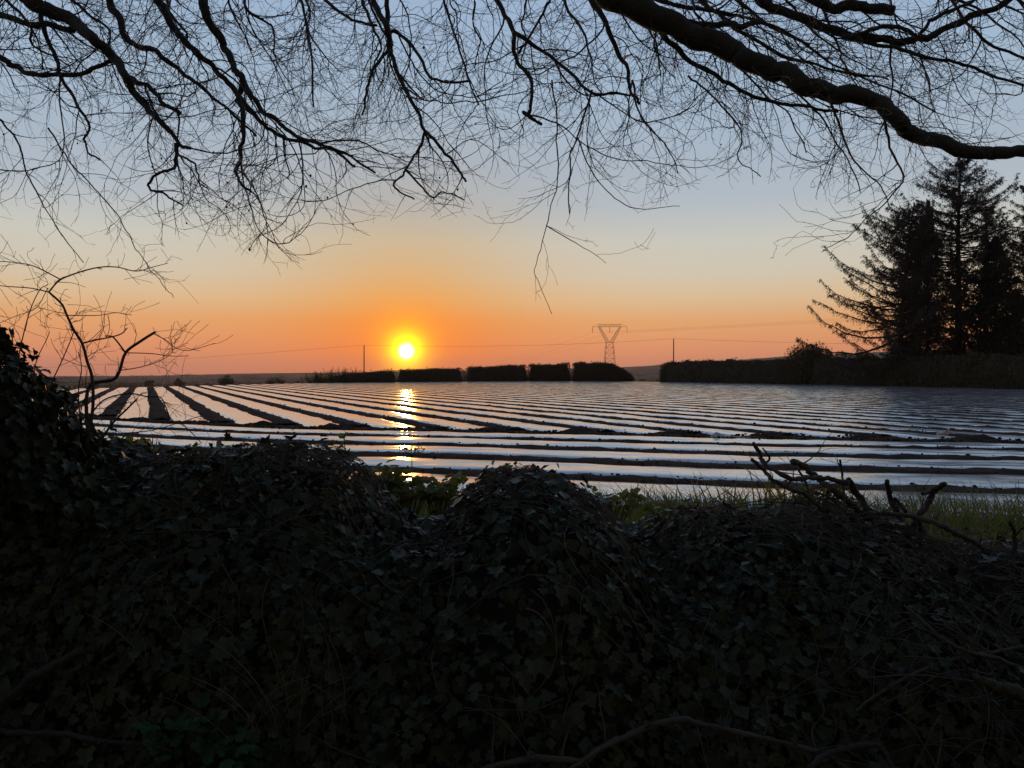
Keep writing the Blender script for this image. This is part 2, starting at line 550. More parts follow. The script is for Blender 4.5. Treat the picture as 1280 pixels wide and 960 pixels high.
# earth drawn up over the edges of the film, between the strips
def ridges():
    V = []; Fq = []; off = 0
    lines = []
    for k in range(len(film_edges)):
        p, w = film_edges[k]
        if k + 1 < len(film_edges):
            lo = w / 2 - .03; hi = OFFS[k + 1][0] - OFFS[k][0] - film_edges[k + 1][1] / 2 + .03
            t = unit(np.gradient(p, axis=0)); nn = np.stack([t[:, 1], -t[:, 0]], 1); nn *= np.sign(-nn[:, 1:2])
            lines.append((p, nn, lo, hi, .058, 300 + k))
    p, w = film_edges[0]
    t = unit(np.gradient(p, axis=0)); nn = np.stack([t[:, 1], -t[:, 0]], 1); nn *= np.sign(-nn[:, 1:2])
    lines.append((p, nn, -w / 2 - 1.0, -w / 2 + .04, .055, 399))
    for k, p in enumerate(main_beds):
        nn = np.broadcast_to(BEDP, p.shape)
        lines.append((p, nn, .535, 1.265, .064, 400 + k))
        if k == 0:
            lines.append((p, nn, -1.265, -.535, .064, 399))
    K = 9
    for (p, nn, lo, hi, h, seed) in lines:
        n = len(p)
        d = np.concatenate([[0], np.cumsum(np.linalg.norm(np.diff(p, axis=0), axis=1))])
        s = np.linspace(0, 1, K)
        e0 = lo + vnoise(d * 1.9, np.full(n, seed * 1.3)) * .09 + vnoise(d * 5.5, np.full(n, seed * 2.9)) * .07
        e1 = hi + vnoise(d * 1.9, np.full(n, seed * 3.3 + 9)) * .09 + vnoise(d * 5.5, np.full(n, seed * 4.9)) * .07
        l1 = np.clip(28 / np.hypot(p[:, 0], p[:, 1]), .2, 1); e0 = lo + (e0 - lo) * l1; e1 = hi + (e1 - hi) * l1
        o = e0[:, None] + (e1 - e0)[:, None] * s[None]
        P = p[:, None, :] + nn[:, None, :] * o[..., None]
        z = .004 + h * np.sin(s * math.pi)[None] ** .55 * (1 + .9 * np.clip(28 / np.hypot(p[:, 0], p[:, 1]), .2, 1)[:, None] * fbm(d[:, None] * 3.3 + 0 * o, o * 3.5 + seed, 3))
        z[:, 0] = 0; z[:, -1] = 0
        V.append(np.concatenate([P, z[..., None]], -1).reshape(-1, 3))
        idx = np.arange(n * K).reshape(n, K) + off
        q = np.stack([idx[:-1, :-1], idx[:-1, 1:], idx[1:, 1:], idx[1:, :-1]], -1).reshape(-1, 4)
        v = V[-1]; a_, b_, c_ = v[q[5, 0] - off], v[q[5, 1] - off], v[q[5, 2] - off]
        if np.cross(b_ - a_, c_ - b_)[2] < 0:
            q = q[:, ::-1]
        Fq.append(q); off += n * K
    o = mesh_np('soil_ridges', np.concatenate(V), np.concatenate(Fq), M['soil'])
    tag(o, 'dark earth drawn up in ridges between the plastic strips', 'soil', kind='stuff')


ridges()


# soil clods (uncountable)
def clods():
    ph = (1 + 5 ** .5) / 2
    base = unit(np.array([[-1, ph, 0], [1, ph, 0], [-1, -ph, 0], [1, -ph, 0], [0, -1, ph], [0, 1, ph], [0, -1, -ph], [0, 1, -ph], [ph, 0, -1], [ph, 0, 1], [-ph, 0, -1], [-ph, 0, 1]]))
    f = np.array([[0, 11, 5], [0, 5, 1], [0, 1, 7], [0, 7, 10], [0, 10, 11], [1, 5, 9], [5, 11, 4], [11, 10, 2], [10, 7, 6], [7, 1, 8],
                  [3, 9, 4], [3, 4, 2], [3, 2, 6], [3, 6, 8], [3, 8, 9], [4, 9, 5], [2, 4, 11], [6, 2, 10], [8, 6, 7], [9, 8, 1]])
    C = []; S = []
    for k, (p, w) in enumerate(film_edges):
        t = unit(np.gradient(p, axis=0)); nn = np.stack([t[:, 1], -t[:, 0]], 1); nn *= np.sign(-nn[:, 1:2])
        n = 1500
        i = rng.integers(1, len(p) - 1, n)
        gap = (OFFS[k + 1][0] - OFFS[k][0] - w / 2 - film_edges[k + 1][1] / 2) if k + 1 < len(OFFS) else .5
        q = p[i] + nn[i] * (w / 2 + rng.uniform(-.05, gap + .05, n))[:, None] + t[i] * rng.normal(0, .08, n)[:, None]
        C.append(q); S.append(np.exp(rng.normal(-4.55, .45, n)))
    for p in main_beds:
        n = min(500, int(len(p) * .9))
        i = (rng.random(n) ** 1.6 * (len(p) - 2)).astype(int) + 1
        q = p[i] + BEDP[None] * rng.uniform(.56, 1.24, n)[:, None] + BEDU[None] * rng.normal(0, .2, n)[:, None]
        C.append(q); S.append(np.exp(rng.normal(-4.15, .4, n)))
        n = 60
        q = p[0][None] - BEDU[None] * rng.normal(.1, .25, n)[:, None] + BEDP[None] * rng.normal(0, .45, n)[:, None]
        C.append(q); S.append(np.exp(rng.normal(-3.6, .4, n)))
    n = 3500
    x = rng.uniform(-24, 26, n); y = head_y(x, -1.0) + rng.normal(0, .25, n)
    C.append(np.stack([x, y], 1)); S.append(np.exp(rng.normal(-4.0, .5, n)))
    C = np.concatenate(C); S = np.minimum(np.concatenate(S), .05)
    n = len(C)
    v = base[None] * rng.uniform(.6, 1.3, (n, 12, 1)) * np.stack([S * 1.25, S * 1.25, S * .8], 1)[:, None, :]
    v = np.stack([v[..., 0] + C[:, :1], v[..., 1] + C[:, 1:], v[..., 2] + (S * .3 + .05)[:, None]], -1)
    ff = (f[None] + (np.arange(n) * 12)[:, None, None]).reshape(-1, 3)
    o = mesh_np('soil_clods', v.reshape(-1, 3), ff, M['clod'], smooth=True)
    tag(o, 'dark crumbly clods of earth along the edges of the plastic strips', 'soil', kind='stuff')


clods()


# earth mounds weighting the near ends of the beds
def end_mounds():
    N1 = 15
    V = []; Fq = []; off = 0
    for p in main_beds:
        g = np.linspace(-1, 1, N1)
        X, Y = np.meshgrid(g, g)
        rr = np.hypot(X, Y)
        hgt = np.maximum(0, 1 - rr ** 2) ** 1.3 * rng.uniform(.08, .16)
        cx = p[0] - BEDU * .15 + BEDP * rng.normal(0, .06)
        lx = X * rng.uniform(.75, .9); ly = Y * rng.uniform(.35, .5)
        wx = cx[0] + BEDP[0] * lx + BEDU[0] * ly; wy = cx[1] + BEDP[1] * lx + BEDU[1] * ly
        hz = hgt * (1 + fbm(wx / .2, wy / .2, 3) * .8) - .01
        idx = np.arange(N1 * N1).reshape(N1, N1) + off
        V.append(np.stack([wx, wy, hz], -1).reshape(-1, 3))
        Fq.append(np.stack([idx[:-1, :-1], idx[:-1, 1:], idx[1:, 1:], idx[1:, :-1]], -1).reshape(-1, 4)); off += N1 * N1
    o = mesh_np('earth_heaps', np.concatenate(V), np.concatenate(Fq), M['clod'])
    tag(o, 'loose earth heaped on the near ends of the long strips', 'soil', kind='stuff')


end_mounds()


# loose flaps of torn film on the headland
def flap(px, py, label, seed):
    c = at(px, py, 1538 / (py - 467))
    n = 14
    g = np.linspace(-1, 1, n)
    X, Y = np.meshgrid(g, g)
    x = X * .24 + fbm(X * 2.5 + seed, Y * 2.5, 2) * .2
    y = Y * .16 + fbm(X * 1.5, Y * 1.5 + seed, 2) * .2
    z = .04 + np.maximum(0, .19 * np.exp(-((X - .35) ** 2 + Y ** 2) * 2.5) + fbm(X * 3.6 + seed * 3, Y * 3.6 + 9, 3) * .17)
    v = np.stack([x, y, z], -1).reshape(-1, 3)
    # trailing tongue of film lying on the soil
    idx = np.arange(n * n).reshape(n, n)
    q = np.stack([idx[:-1, :-1], idx[:-1, 1:], idx[1:, 1:], idx[1:, :-1]], -1).reshape(-1, 4)
    m = 16
    s = np.linspace(0, 1, m)
    tv = []
    for i in range(m):
        for w in (-1, 0, 1):
            tv.append((.25 + s[i] * 1.5, -.05 - s[i] * .12 + w * .1 * (1 - s[i]) + .02 * math.sin(9 * s[i]), .05 + .05 * (w == 0) * (1 - s[i]) + .02 * abs(math.sin(7 * s[i]))))
    ti = np.arange(m * 3).reshape(m, 3) + n * n
    tq = np.stack([ti[:-1, :-1], ti[1:, :-1], ti[1:, 1:], ti[:-1, 1:]], -1).reshape(-1, 4)
    o = mesh_np('plastic_scrap', np.vstack([v, tv]), np.vstack([q, tq]), M['scrap'])
    o.location = (c[0], c[1], 0.0); o.scale = (.75, .75, .7)
    tag(o, label, 'plastic scrap', 'torn scraps of plastic')


M['scrap'] = mat('crumpled film', (.75, .72, .72), None, .4, trans=.35)
flap(897, 549, 'crumpled white scrap of torn plastic on bare soil, its tail pointing right, nearer the middle', 1)
flap(1181, 546, 'crumpled white scrap of torn plastic on bare soil below the tall conifers', 6)

# ------------------------------------------------------------------ the bank in front
TPX = np.array([-500, -100, 0, 60, 110, 140, 180, 250, 300, 350, 400, 440, 470, 500, 540, 570, 600, 630, 660, 700, 740, 780, 800, 830, 860, 900, 950, 1000, 1050, 1080, 1120, 1160, 1200, 1240, 1280, 1400, 1800])
TPY = np.array([560, 560, 565, 566, 570, 578, 590, 580, 575, 572, 578, 598, 634, 662, 672, 652, 622, 607, 604, 616, 640, 684, 698, 684, 662, 654, 660, 655, 655, 664, 686, 700, 702, 708, 712, 700, 690.])
RD = 3.3
TX = (TPX - 640) / F * RD
TZ = CAM_Z - (TPY - 467) / F * RD
FOOT, BACK = 1.18, 1.5


def bank_z(x, d):
    T = np.interp(x, TX, TZ)
    rd = RD + .18 * vnoise(x * .9, 3.3 + 0 * x)
    s = d - rd
    nearp = 1 - np.clip(-s / FOOT, 0, 1.2) ** 2.3
    backp = 1 - np.clip(s / BACK, 0, 1.2) ** 1.9
    z = T * np.where(s < 0, nearp, backp)
    z = z + fbm(x / .35, d / .35 + 8, 3) * .13 * sstep(z, .0, .3) * (1 - .6 * np.exp(-(s / .25) ** 2))
    return np.maximum(z, -.08)


def bank_n(x, d, e=.05):
    gx = (bank_z(x + e, d) - bank_z(x - e, d)) / (2 * e)
    gy = (bank_z(x, d + e) - bank_z(x, d - e)) / (2 * e)
    return unit(np.stack([-gx, -gy, np.ones_like(gx)], -1))


def on_bank(px, py, lift=.05):
    """point where the sight line through a photo pixel meets the bank"""
    ds = np.arange(1.7, 4.9, .01)
    P = np.array([at(px, py, d) for d in ds])
    hit = np.where(P[:, 2] < bank_z(P[:, 0], P[:, 1]))[0]
    d = ds[hit[0]] if len(hit) else RD
    p = at(px, py, max(1.75, d - lift))
    return p


bank = thing('ivy_bank', 'dark earth bank overgrown with ivy, running right across the foreground', 'bank', (0, RD, 0))


def build_bank():
    xs = np.arange(-5.0, 5.01, .05); ds = np.arange(1.95, 5.0, .05)
    X, D = np.meshgrid(xs, ds)
    Z = bank_z(X, D) - .045
    v = np.stack([X, D, Z], -1).reshape(-1, 3)
    idx = np.arange(X.size).reshape(X.shape)
    q = np.stack([idx[:-1, :-1], idx[:-1, 1:], idx[1:, 1:], idx[1:, :-1]], -1).reshape(-1, 4)
    L0 = np.array([0, RD, 0])
    mesh_np('earth_core', v - L0, q, M['earth'], bank)

    def scatter(n, dens=None, xr=(-3.6, 3.6), dr=(2.05, 4.4)):
        x = rng.uniform(*xr, n); d = rng.uniform(*dr, n)
        N = bank_n(x, d)
        keep = rng.random(n) < np.clip(1 / np.maximum(N[:, 2], .2), 1, 4) / 4
        if dens is not None:
            keep &= rng.random(n) < dens(x, d)
        x, d, N = x[keep], d[keep], N[keep]
        return np.stack([x, d, bank_z(x, d)], 1), N

    # ivy
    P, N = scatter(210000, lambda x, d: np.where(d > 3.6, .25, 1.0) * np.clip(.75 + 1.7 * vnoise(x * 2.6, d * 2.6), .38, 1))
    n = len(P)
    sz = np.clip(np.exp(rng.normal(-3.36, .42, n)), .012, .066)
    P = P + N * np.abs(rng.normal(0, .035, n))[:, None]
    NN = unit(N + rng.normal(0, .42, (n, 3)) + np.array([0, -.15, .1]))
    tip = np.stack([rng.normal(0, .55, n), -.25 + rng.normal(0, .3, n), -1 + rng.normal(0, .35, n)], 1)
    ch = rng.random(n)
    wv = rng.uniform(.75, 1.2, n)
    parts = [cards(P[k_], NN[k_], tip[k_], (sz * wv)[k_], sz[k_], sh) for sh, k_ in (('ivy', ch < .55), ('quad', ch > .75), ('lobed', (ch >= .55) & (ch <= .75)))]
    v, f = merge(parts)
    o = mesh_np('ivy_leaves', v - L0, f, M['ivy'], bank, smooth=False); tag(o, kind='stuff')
    print('ivy leaves', n)
    P, N = scatter(9000, lambda x, d: np.exp(-((d - 3.32) / .14) ** 2))
    n = len(P); sz = np.clip(np.exp(rng.normal(-3.25, .35, n)), .015, .07)
    P = P + N * (rng.random(n) ** 2 * .11)[:, None]
    v, f = cards(P, unit(N * .4 + rng.normal(0, .6, (n, 3))), rng.normal(0, .7, (n, 3)) + [0, 0, .25], sz, sz, 'ivy')
    o = mesh_np('crest_leaves', v - L0, f, M['ivy'], bank, smooth=False); tag(o, kind='stuff')
    # dead leaves on the crests
    P, N = scatter(26000, lambda x, d: np.exp(-((d - 3.25) / .33) ** 2) * np.clip(.6 + 1.6 * vnoise(x * 1.7 + 40, d * 1.7), .1, 1))
    n = len(P); sz = np.clip(np.exp(rng.normal(-3.35, .35, n)), .012, .05)
    P = P + N * np.abs(rng.normal(.02, .03, n))[:, None]
    v, f = cards(P, unit(N + rng.normal(0, .6, (n, 3))), rng.normal(0, 1, (n, 3)) + [0, 0, -.4], sz * .6, sz * 1.1, 'quad')
    o = mesh_np('dead_leaves', v - L0, f, M['dead'], bank, smooth=False); tag(o, kind='stuff')
    # dry stems and thin roots tangled over the face
    tb = Tubes()
    def run_stems(x, d, a, L, cv, m, kx, kd, off0, off1, r, taper):
        out = []
        for j in range(m):
            x = x + np.cos(a) * L / m * kx; d = d + np.sin(a) * L / m * kd; a = a + cv / m
            out.append(np.stack([x, d, bank_z(x, d)], 1) + bank_n(x, d) * (off0 + off1 * math.sin(j / (m - 1) * math.pi)))
        out = np.stack(out, 1) - L0
        for k in range(len(x)):
            tb.add(out[k], np.linspace(r[k], r[k] * taper, m), 3)
    n = 800
    run_stems(rng.uniform(-3.2, 3.2, n), np.clip(rng.normal(3.0, .35, n), 2.15, 3.7), rng.normal(-math.pi / 2, .9, n), rng.uniform(.12, .6, n), rng.normal(0, 1.2, n), 8, 1, .75, .035, .03, rng.uniform(.001, .0026, n), .5)
    # dead grass draped down the flanks of the mounds
    n = 1300
    cx = rng.choice([-1.08, -1.25, -.95, -.05, .1, .2, .28, .85, .95, 1.2, 1.9, 2.2], n)
    x = cx + rng.normal(0, .16, n)
    run_stems(x, 3.25 + rng.normal(0, .12, n), -math.pi / 2 + (x - cx) * 3.5 + rng.normal(.35, .45, n), rng.uniform(.10, .38, n), rng.normal(0, .7, n), 7, .9, .6, .03, .045, rng.uniform(.001, .0024, n), .4)
    for i in range(260):
        x = rng.uniform(-2.6, 2.6); d = 3.3 + rng.normal(0, .15)
        p = np.array([x, d, float(bank_z(np.array([x]), np.array([d]))[0]) - .02]); dr = unit(np.array([rng.normal(0, .45), rng.normal(0, .4), 1]))
        L = float(np.exp(rng.normal(-2.6, .5))); pts = [p - L0]
        for j in range(6):
            dr = unit(dr + rng.normal(0, .16, 3)); p = p + dr * L / 6; pts.append(p - L0)
        tb.add(pts, np.linspace(.0016, .0007, 7), 3)
    o = tb.build('dry_stems', M['straw'], bank); tag(o, kind='stuff')


build_bank()


# tall ivy bush on the left
def build_bush():
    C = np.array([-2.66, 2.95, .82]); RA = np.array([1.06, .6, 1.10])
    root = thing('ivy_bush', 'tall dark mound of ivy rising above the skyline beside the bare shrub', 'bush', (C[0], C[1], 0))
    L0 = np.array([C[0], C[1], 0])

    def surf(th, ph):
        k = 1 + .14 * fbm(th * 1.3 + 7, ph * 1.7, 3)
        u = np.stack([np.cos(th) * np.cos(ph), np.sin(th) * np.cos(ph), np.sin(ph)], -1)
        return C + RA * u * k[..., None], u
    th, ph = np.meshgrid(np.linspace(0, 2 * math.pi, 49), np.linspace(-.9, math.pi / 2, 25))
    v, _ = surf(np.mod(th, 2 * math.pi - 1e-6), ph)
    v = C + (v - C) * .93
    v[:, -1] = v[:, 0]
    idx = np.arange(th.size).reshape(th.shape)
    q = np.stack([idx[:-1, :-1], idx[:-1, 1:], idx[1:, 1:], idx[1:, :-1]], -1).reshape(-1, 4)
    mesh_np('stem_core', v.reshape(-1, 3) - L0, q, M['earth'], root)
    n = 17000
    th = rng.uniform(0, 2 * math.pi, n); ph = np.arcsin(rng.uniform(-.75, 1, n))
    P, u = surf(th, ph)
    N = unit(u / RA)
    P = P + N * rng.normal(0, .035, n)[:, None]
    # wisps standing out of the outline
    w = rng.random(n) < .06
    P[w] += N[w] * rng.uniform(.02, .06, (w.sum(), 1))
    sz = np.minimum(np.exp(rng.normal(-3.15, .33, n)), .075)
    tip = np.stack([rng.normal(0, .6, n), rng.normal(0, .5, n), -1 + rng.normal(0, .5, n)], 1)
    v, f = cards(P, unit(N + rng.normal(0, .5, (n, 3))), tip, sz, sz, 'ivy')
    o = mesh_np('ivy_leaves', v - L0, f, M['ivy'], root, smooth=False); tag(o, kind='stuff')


build_bush()


# ------------------------------------------------------------------ twig growth
def grow(tb, p, d, L, r0, level, g, limit=None, maxlev=2, blobs=0.0, r_end=.0010, wig=.15, sp=1.0):
    """one wandering twig with side twigs"""
    step = .03 if level > 1 else .045
    n = max(4, int(L / step))
    step = L / n
    pts = [p]
    kids = []
    bend = np.array([random.gauss(0, 1), random.gauss(0, 1), random.gauss(0, .8)]) * .05
    side = 1
    for i in range(n):
        t = (i + 1) / n
        bend = bend * .86 + np.array([random.gauss(0, 1), random.gauss(0, 1), random.gauss(0, .9)]) * .055
        zig = np.array([random.gauss(0, wig), random.gauss(0, wig), random.gauss(0, wig)])
        d = d + bend + zig
        d[2] += -g * (1 - 1.9 * t) * .5
        d = d / np.linalg.norm(d)
        p = p + d * step
        if limit is not None and limit(p):
            break
        pts.append(p)
        if level < maxlev and i > 0:
            pr = (.46 if level == 0 else .36) * sp
            if random.random() < pr:
                side = -side
                kids.append((p, d.copy(), t, side))
    m = len(pts)
    if m < 4:
        return
    rad = r0 + (r_end - r0) * np.linspace(0, 1, m) ** .65
    tb.add(pts, rad, 5 if r0 > .008 else (4 if r0 > .003 else 3))
    if level < 2:
        for i in range(1, m - 1):
            if random.random() < .3:                 # short spurs with a bud
                dd = unit(pts[i + 1] - pts[i - 1]); e = unit(dd * .8 + np.array([random.gauss(0, .7), random.gauss(0, .7), random.gauss(0, .7)]))
                l = random.uniform(.012, .035); w_ = min(rad[i] * .8, .0014)
                tb.add([pts[i], pts[i] + e * l * .6, pts[i] + e * l * .8, pts[i] + e * l], [w_, w_ * .7, w_ * 1.2, w_ * .3], 3)
    if blobs and random.random() < blobs:
        tb.blob(pts[-1], random.uniform(.004, .008))
    for (q, dd, t, s_) in kids:
        ax = np.array([random.gauss(0, 1), random.gauss(0, 1), random.gauss(0, .6)])
        ax = ax - dd * (ax @ dd); ax /= np.linalg.norm(ax) + 1e-6
        nd = dd * .75 + ax * random.uniform(.45, .95)
        nd /= np.linalg.norm(nd)
        l2 = (L * random.uniform(.22, .6) * (1.1 - .6 * t)) if level == 0 else random.uniform(.04, .17)
        r2 = r0 + (r_end - r0) * t
        grow(tb, q, nd, max(.05, l2), min(r2 * .75, .0030 if level == 0 else .0014), level + 1, g * .8, limit, maxlev, blobs, r_end, wig, sp)


# lower limit of the hanging twigs, as a skirt under the crown
LBX = np.array([-100, 0, 60, 110, 160, 200, 250, 300, 350, 400, 440, 500, 540, 580, 620, 660, 700, 740, 790, 850, 890, 930, 1000, 1060, 1100, 1140, 1200, 1280, 1400])
LBY = np.array([270, 285, 300, 300, 320, 300, 290, 300, 330, 320, 300, 255, 258, 262, 225, 250, 285, 270, 262, 240, 215, 230, 225, 255, 235, 260, 195, 190, 200])


def crown_limit(extra=0):
    def f(p):
        x, y = proj(p)
        return y > np.interp(x, LBX, LBY) + extra + random.expovariate(1 / 14.0) or p[1] < 1.2
    return f


# hand-read limbs: (points px,py), start/end diameter in px, depth start/end, side twig density
LIMBS = [
    # left group
    ([(30, -14), (45, 4), (86, 24), (117, 48), (144, 72), (158, 96), (172, 120), (193, 144), (223, 179), (238, 183)], 21, 4, 4.6, 4.2, 1),
    ([(220, 179), (217, 206), (193, 220), (187, 234), (206, 244), (229, 260)], 5, 2, 4.2, 4.1, .8),
    ([(223, 194), (246, 209), (251, 227), (262, 238)], 3.5, 1.5, 4.2, 4.0, .8),
    ([(-40, 14), (0, 19), (34, 29), (62, 31), (92, 36)], 9, 7, 5.0, 4.7, .9),
    ([(-40, 52), (0, 72), (21, 86), (52, 93), (86, 94), (127, 83), (150, 74)], 8, 5, 4.9, 4.6, 1),
    ([(130, -20), (138, 3), (151, 31), (162, 55), (193, 65), (220, 83), (241, 100), (261, 120), (290, 140), (318, 170)], 10, 2.5, 5.4, 4.8, 1.1),
    ([(190, -18), (203, 10), (223, 41), (248, 65), (272, 89), (292, 113), (323, 148), (344, 168), (378, 179), (413, 189), (445, 208)], 10, 3, 5.0, 4.4, 1.1),
    ([(248, -18), (253, 0), (265, 31), (282, 62), (292, 83), (304, 100), (299, 120), (304, 148), (303, 172), (301, 196), (296, 223), (313, 241)], 13, 3, 4.7, 4.2, 1),
    ([(304, 100), (320, 127), (337, 144), (364, 165), (395, 179), (430, 190), (470, 215)], 7, 2.5, 4.6, 4.0, 1.1),
    ([(-20, 130), (0, 148), (21, 179), (34, 213), (52, 251), (72, 289), (103, 327)], 3, .9, 5.2, 5.0, .7),
    ([(60, 160), (82, 192), (113, 230), (148, 272), (165, 303), (182, 330), (205, 358), (217, 371)], 2.2, .8, 4.6, 4.3, .5),
    ([(50, 10), (55, 31), (69, 72), (82, 107), (100, 137), (113, 158), (107, 175), (110, 189), (125, 199)], 7, 2.2, 4.7, 4.4, 1),
    ([(365, -15), (378, 10), (388, 62), (392, 134)], 4, 2, 5.4, 5.1, 1),
    ([(395, -15), (405, 0), (440, 24), (470, 30)], 5, 3, 5.4, 5.1, 1),
    ([(160, 96), (186, 108), (205, 128), (226, 144)], 6, 4.5, 4.5, 4.3, .7),
    # centre group
    ([(464, -18), (468, 0), (482, 31), (487, 62), (499, 100), (513, 127), (533, 162), (557, 189), (571, 210), (581, 229)], 8, 3, 4.5, 4.0, 1),
    ([(487, 62), (468, 86), (458, 110), (453, 144)], 5, 2.5, 4.5, 4.3, .9),
    ([(532, 163), (521, 192), (508, 213), (494, 232), (518, 249)], 4, 2, 4.2, 4.0, .7),
    ([(508, 213), (539, 244), (554, 241), (580, 248)], 3, 1.4, 4.1, 3.9, .7),
    ([(484, -16), (485, 34), (487, 60)], 6, 6, 4.7, 4.5, .8),
    ([(612, -18), (621, 0), (643, 41), (645, 69), (664, 96), (661, 137), (657, 144), (678, 155)], 7, 4, 4.4, 4.0, .8),
    ([(643, 41), (695, 72), (740, 113), (791, 119)], 6, 3, 4.4, 4.0, 1),
    ([(734, -18), (740, 0), (760, 34), (781, 79), (788, 113), (798, 129)], 9, 3.5, 4.6, 4.2, 1),
    ([(690, -14), (683, 10), (661, 45), (647, 65)], 3.5, 3, 4.6, 4.4, .9),
    ([(690, 100), (695, 158), (698, 193), (695, 237), (683, 282), (668, 330), (672, 352), (690, 391)], 2.4, .7, 4.2, 4.1, .3),
    ([(740, 113), (722, 165), (712, 206), (712, 268)], 3, 1.5, 4.1, 3.9, .7),
    ([(722, 172), (747, 227), (788, 260), (850, 258)], 1.9, .7, 4.0, 3.8, .6),
    ([(683, 282), (726, 306), (760, 330)], 1.4, .6, 4.1, 4.0, .25),
    ([(480, 40), (502, 45), (527, 76), (544, 100), (588, 101)], 5, 3, 4.6, 4.3, .9),
    ([(548, -16), (557, 7), (568, 45), (585, 96), (599, 131)], 4, 2, 5.2, 4.9, 1),
    # right group
    ([(755, -14), (770, -5), (840, 34), (874, 48), (909, 60), (943, 74), (977, 91), (1001, 107), (1032, 115), (1063, 120), (1098, 131), (1122, 148), (1142, 165), (1177, 179), (1211, 191), (1246, 192.5), (1290, 189), (1340, 176), (1400, 180)], 34, 11, 4.3, 3.7, .5),
    ([(826, 40), (840, 55), (874, 83), (909, 103), (943, 119), (984, 129), (1012, 134), (1046, 141)], 8, 3.5, 4.4, 4.0, 1),
    ([(960, -18), (1012, 0), (1053, 9), (1081, 7), (1118, 15)], 13, 13, 4.8, 4.6, .5),
    ([(945, -8), (960, 7), (1005, 24), (1039, 38), (1081, 45), (1115, 48), (1143, 53), (1177, 38), (1218, 21), (1263, 0), (1290, -10)], 12, 7, 4.7, 4.4, .9),
    ([(1150, 42), (1170, 21), (1211, 3), (1230, -10)], 5, 4, 4.5, 4.5, .8),
    ([(1070, 44), (1100, 35), (1130, 34), (1145, 44)], 6, 5, 4.6, 4.4, .7),
    ([(1075, 48), (1081, 52), (1132, 65), (1184, 76), (1218, 86), (1260, 103), (1300, 104)], 6, 3, 4.5, 4.2, .9),
    ([(850, 28), (892, 31), (926, 31), (953, 24)], 9, 7, 4.5, 4.4, .8),
    ([(860, -14), (874, 0), (920, 35), (977, 68), (1040, 85), (1100, 105), (1170, 140)], 6, 2, 5.2, 4.8, 1.1),
    ([(1100, 136), (1105, 148), (1115, 192), (1129, 227)], 4, 2, 4.0, 3.8, .8),
    ([(1036, 120), (1063, 192), (1100, 234), (1112, 262)], 3.5, 1.2, 4.0, 3.8, .9),
    ([(1129, 227), (1094, 265), (1060, 296), (1026, 316)], 2, .8, 3.8, 3.7, .4),
    ([(860, 95), (881, 113), (926, 165), (922, 199), (950, 220)], 3, 1.2, 4.4, 4.2, .9),
    ([(1180, -14), (1210, 30), (1250, 60), (1290, 75)], 4, 3, 4.9, 4.7, 1),
    ([(800, -12), (850, 10), (900, 14), (960, 30), (1010, 60)], 7, 3, 5.0, 4.6, 1),
    ([(905, -12), (960, 30), (1000, 52), (1060, 88), (1110, 100)], 5, 2, 4.9, 4.5, 1),
    ([(870, 50), (900, 66), (950, 110), (990, 150), (1010, 190)], 4, 1.5, 4.5, 4.2, 1),
    ([(940, 74), (990, 110), (1030, 150), (1060, 200), (1075, 240)], 4, 1.5, 4.3, 4.0, .9),
    ([(790, 100), (800, 140), (830, 180), (850, 215)], 3, 1.2, 4.6, 4.4, .9),
]
TRUNK = np.array([-2.1, -1.7, 0.0])


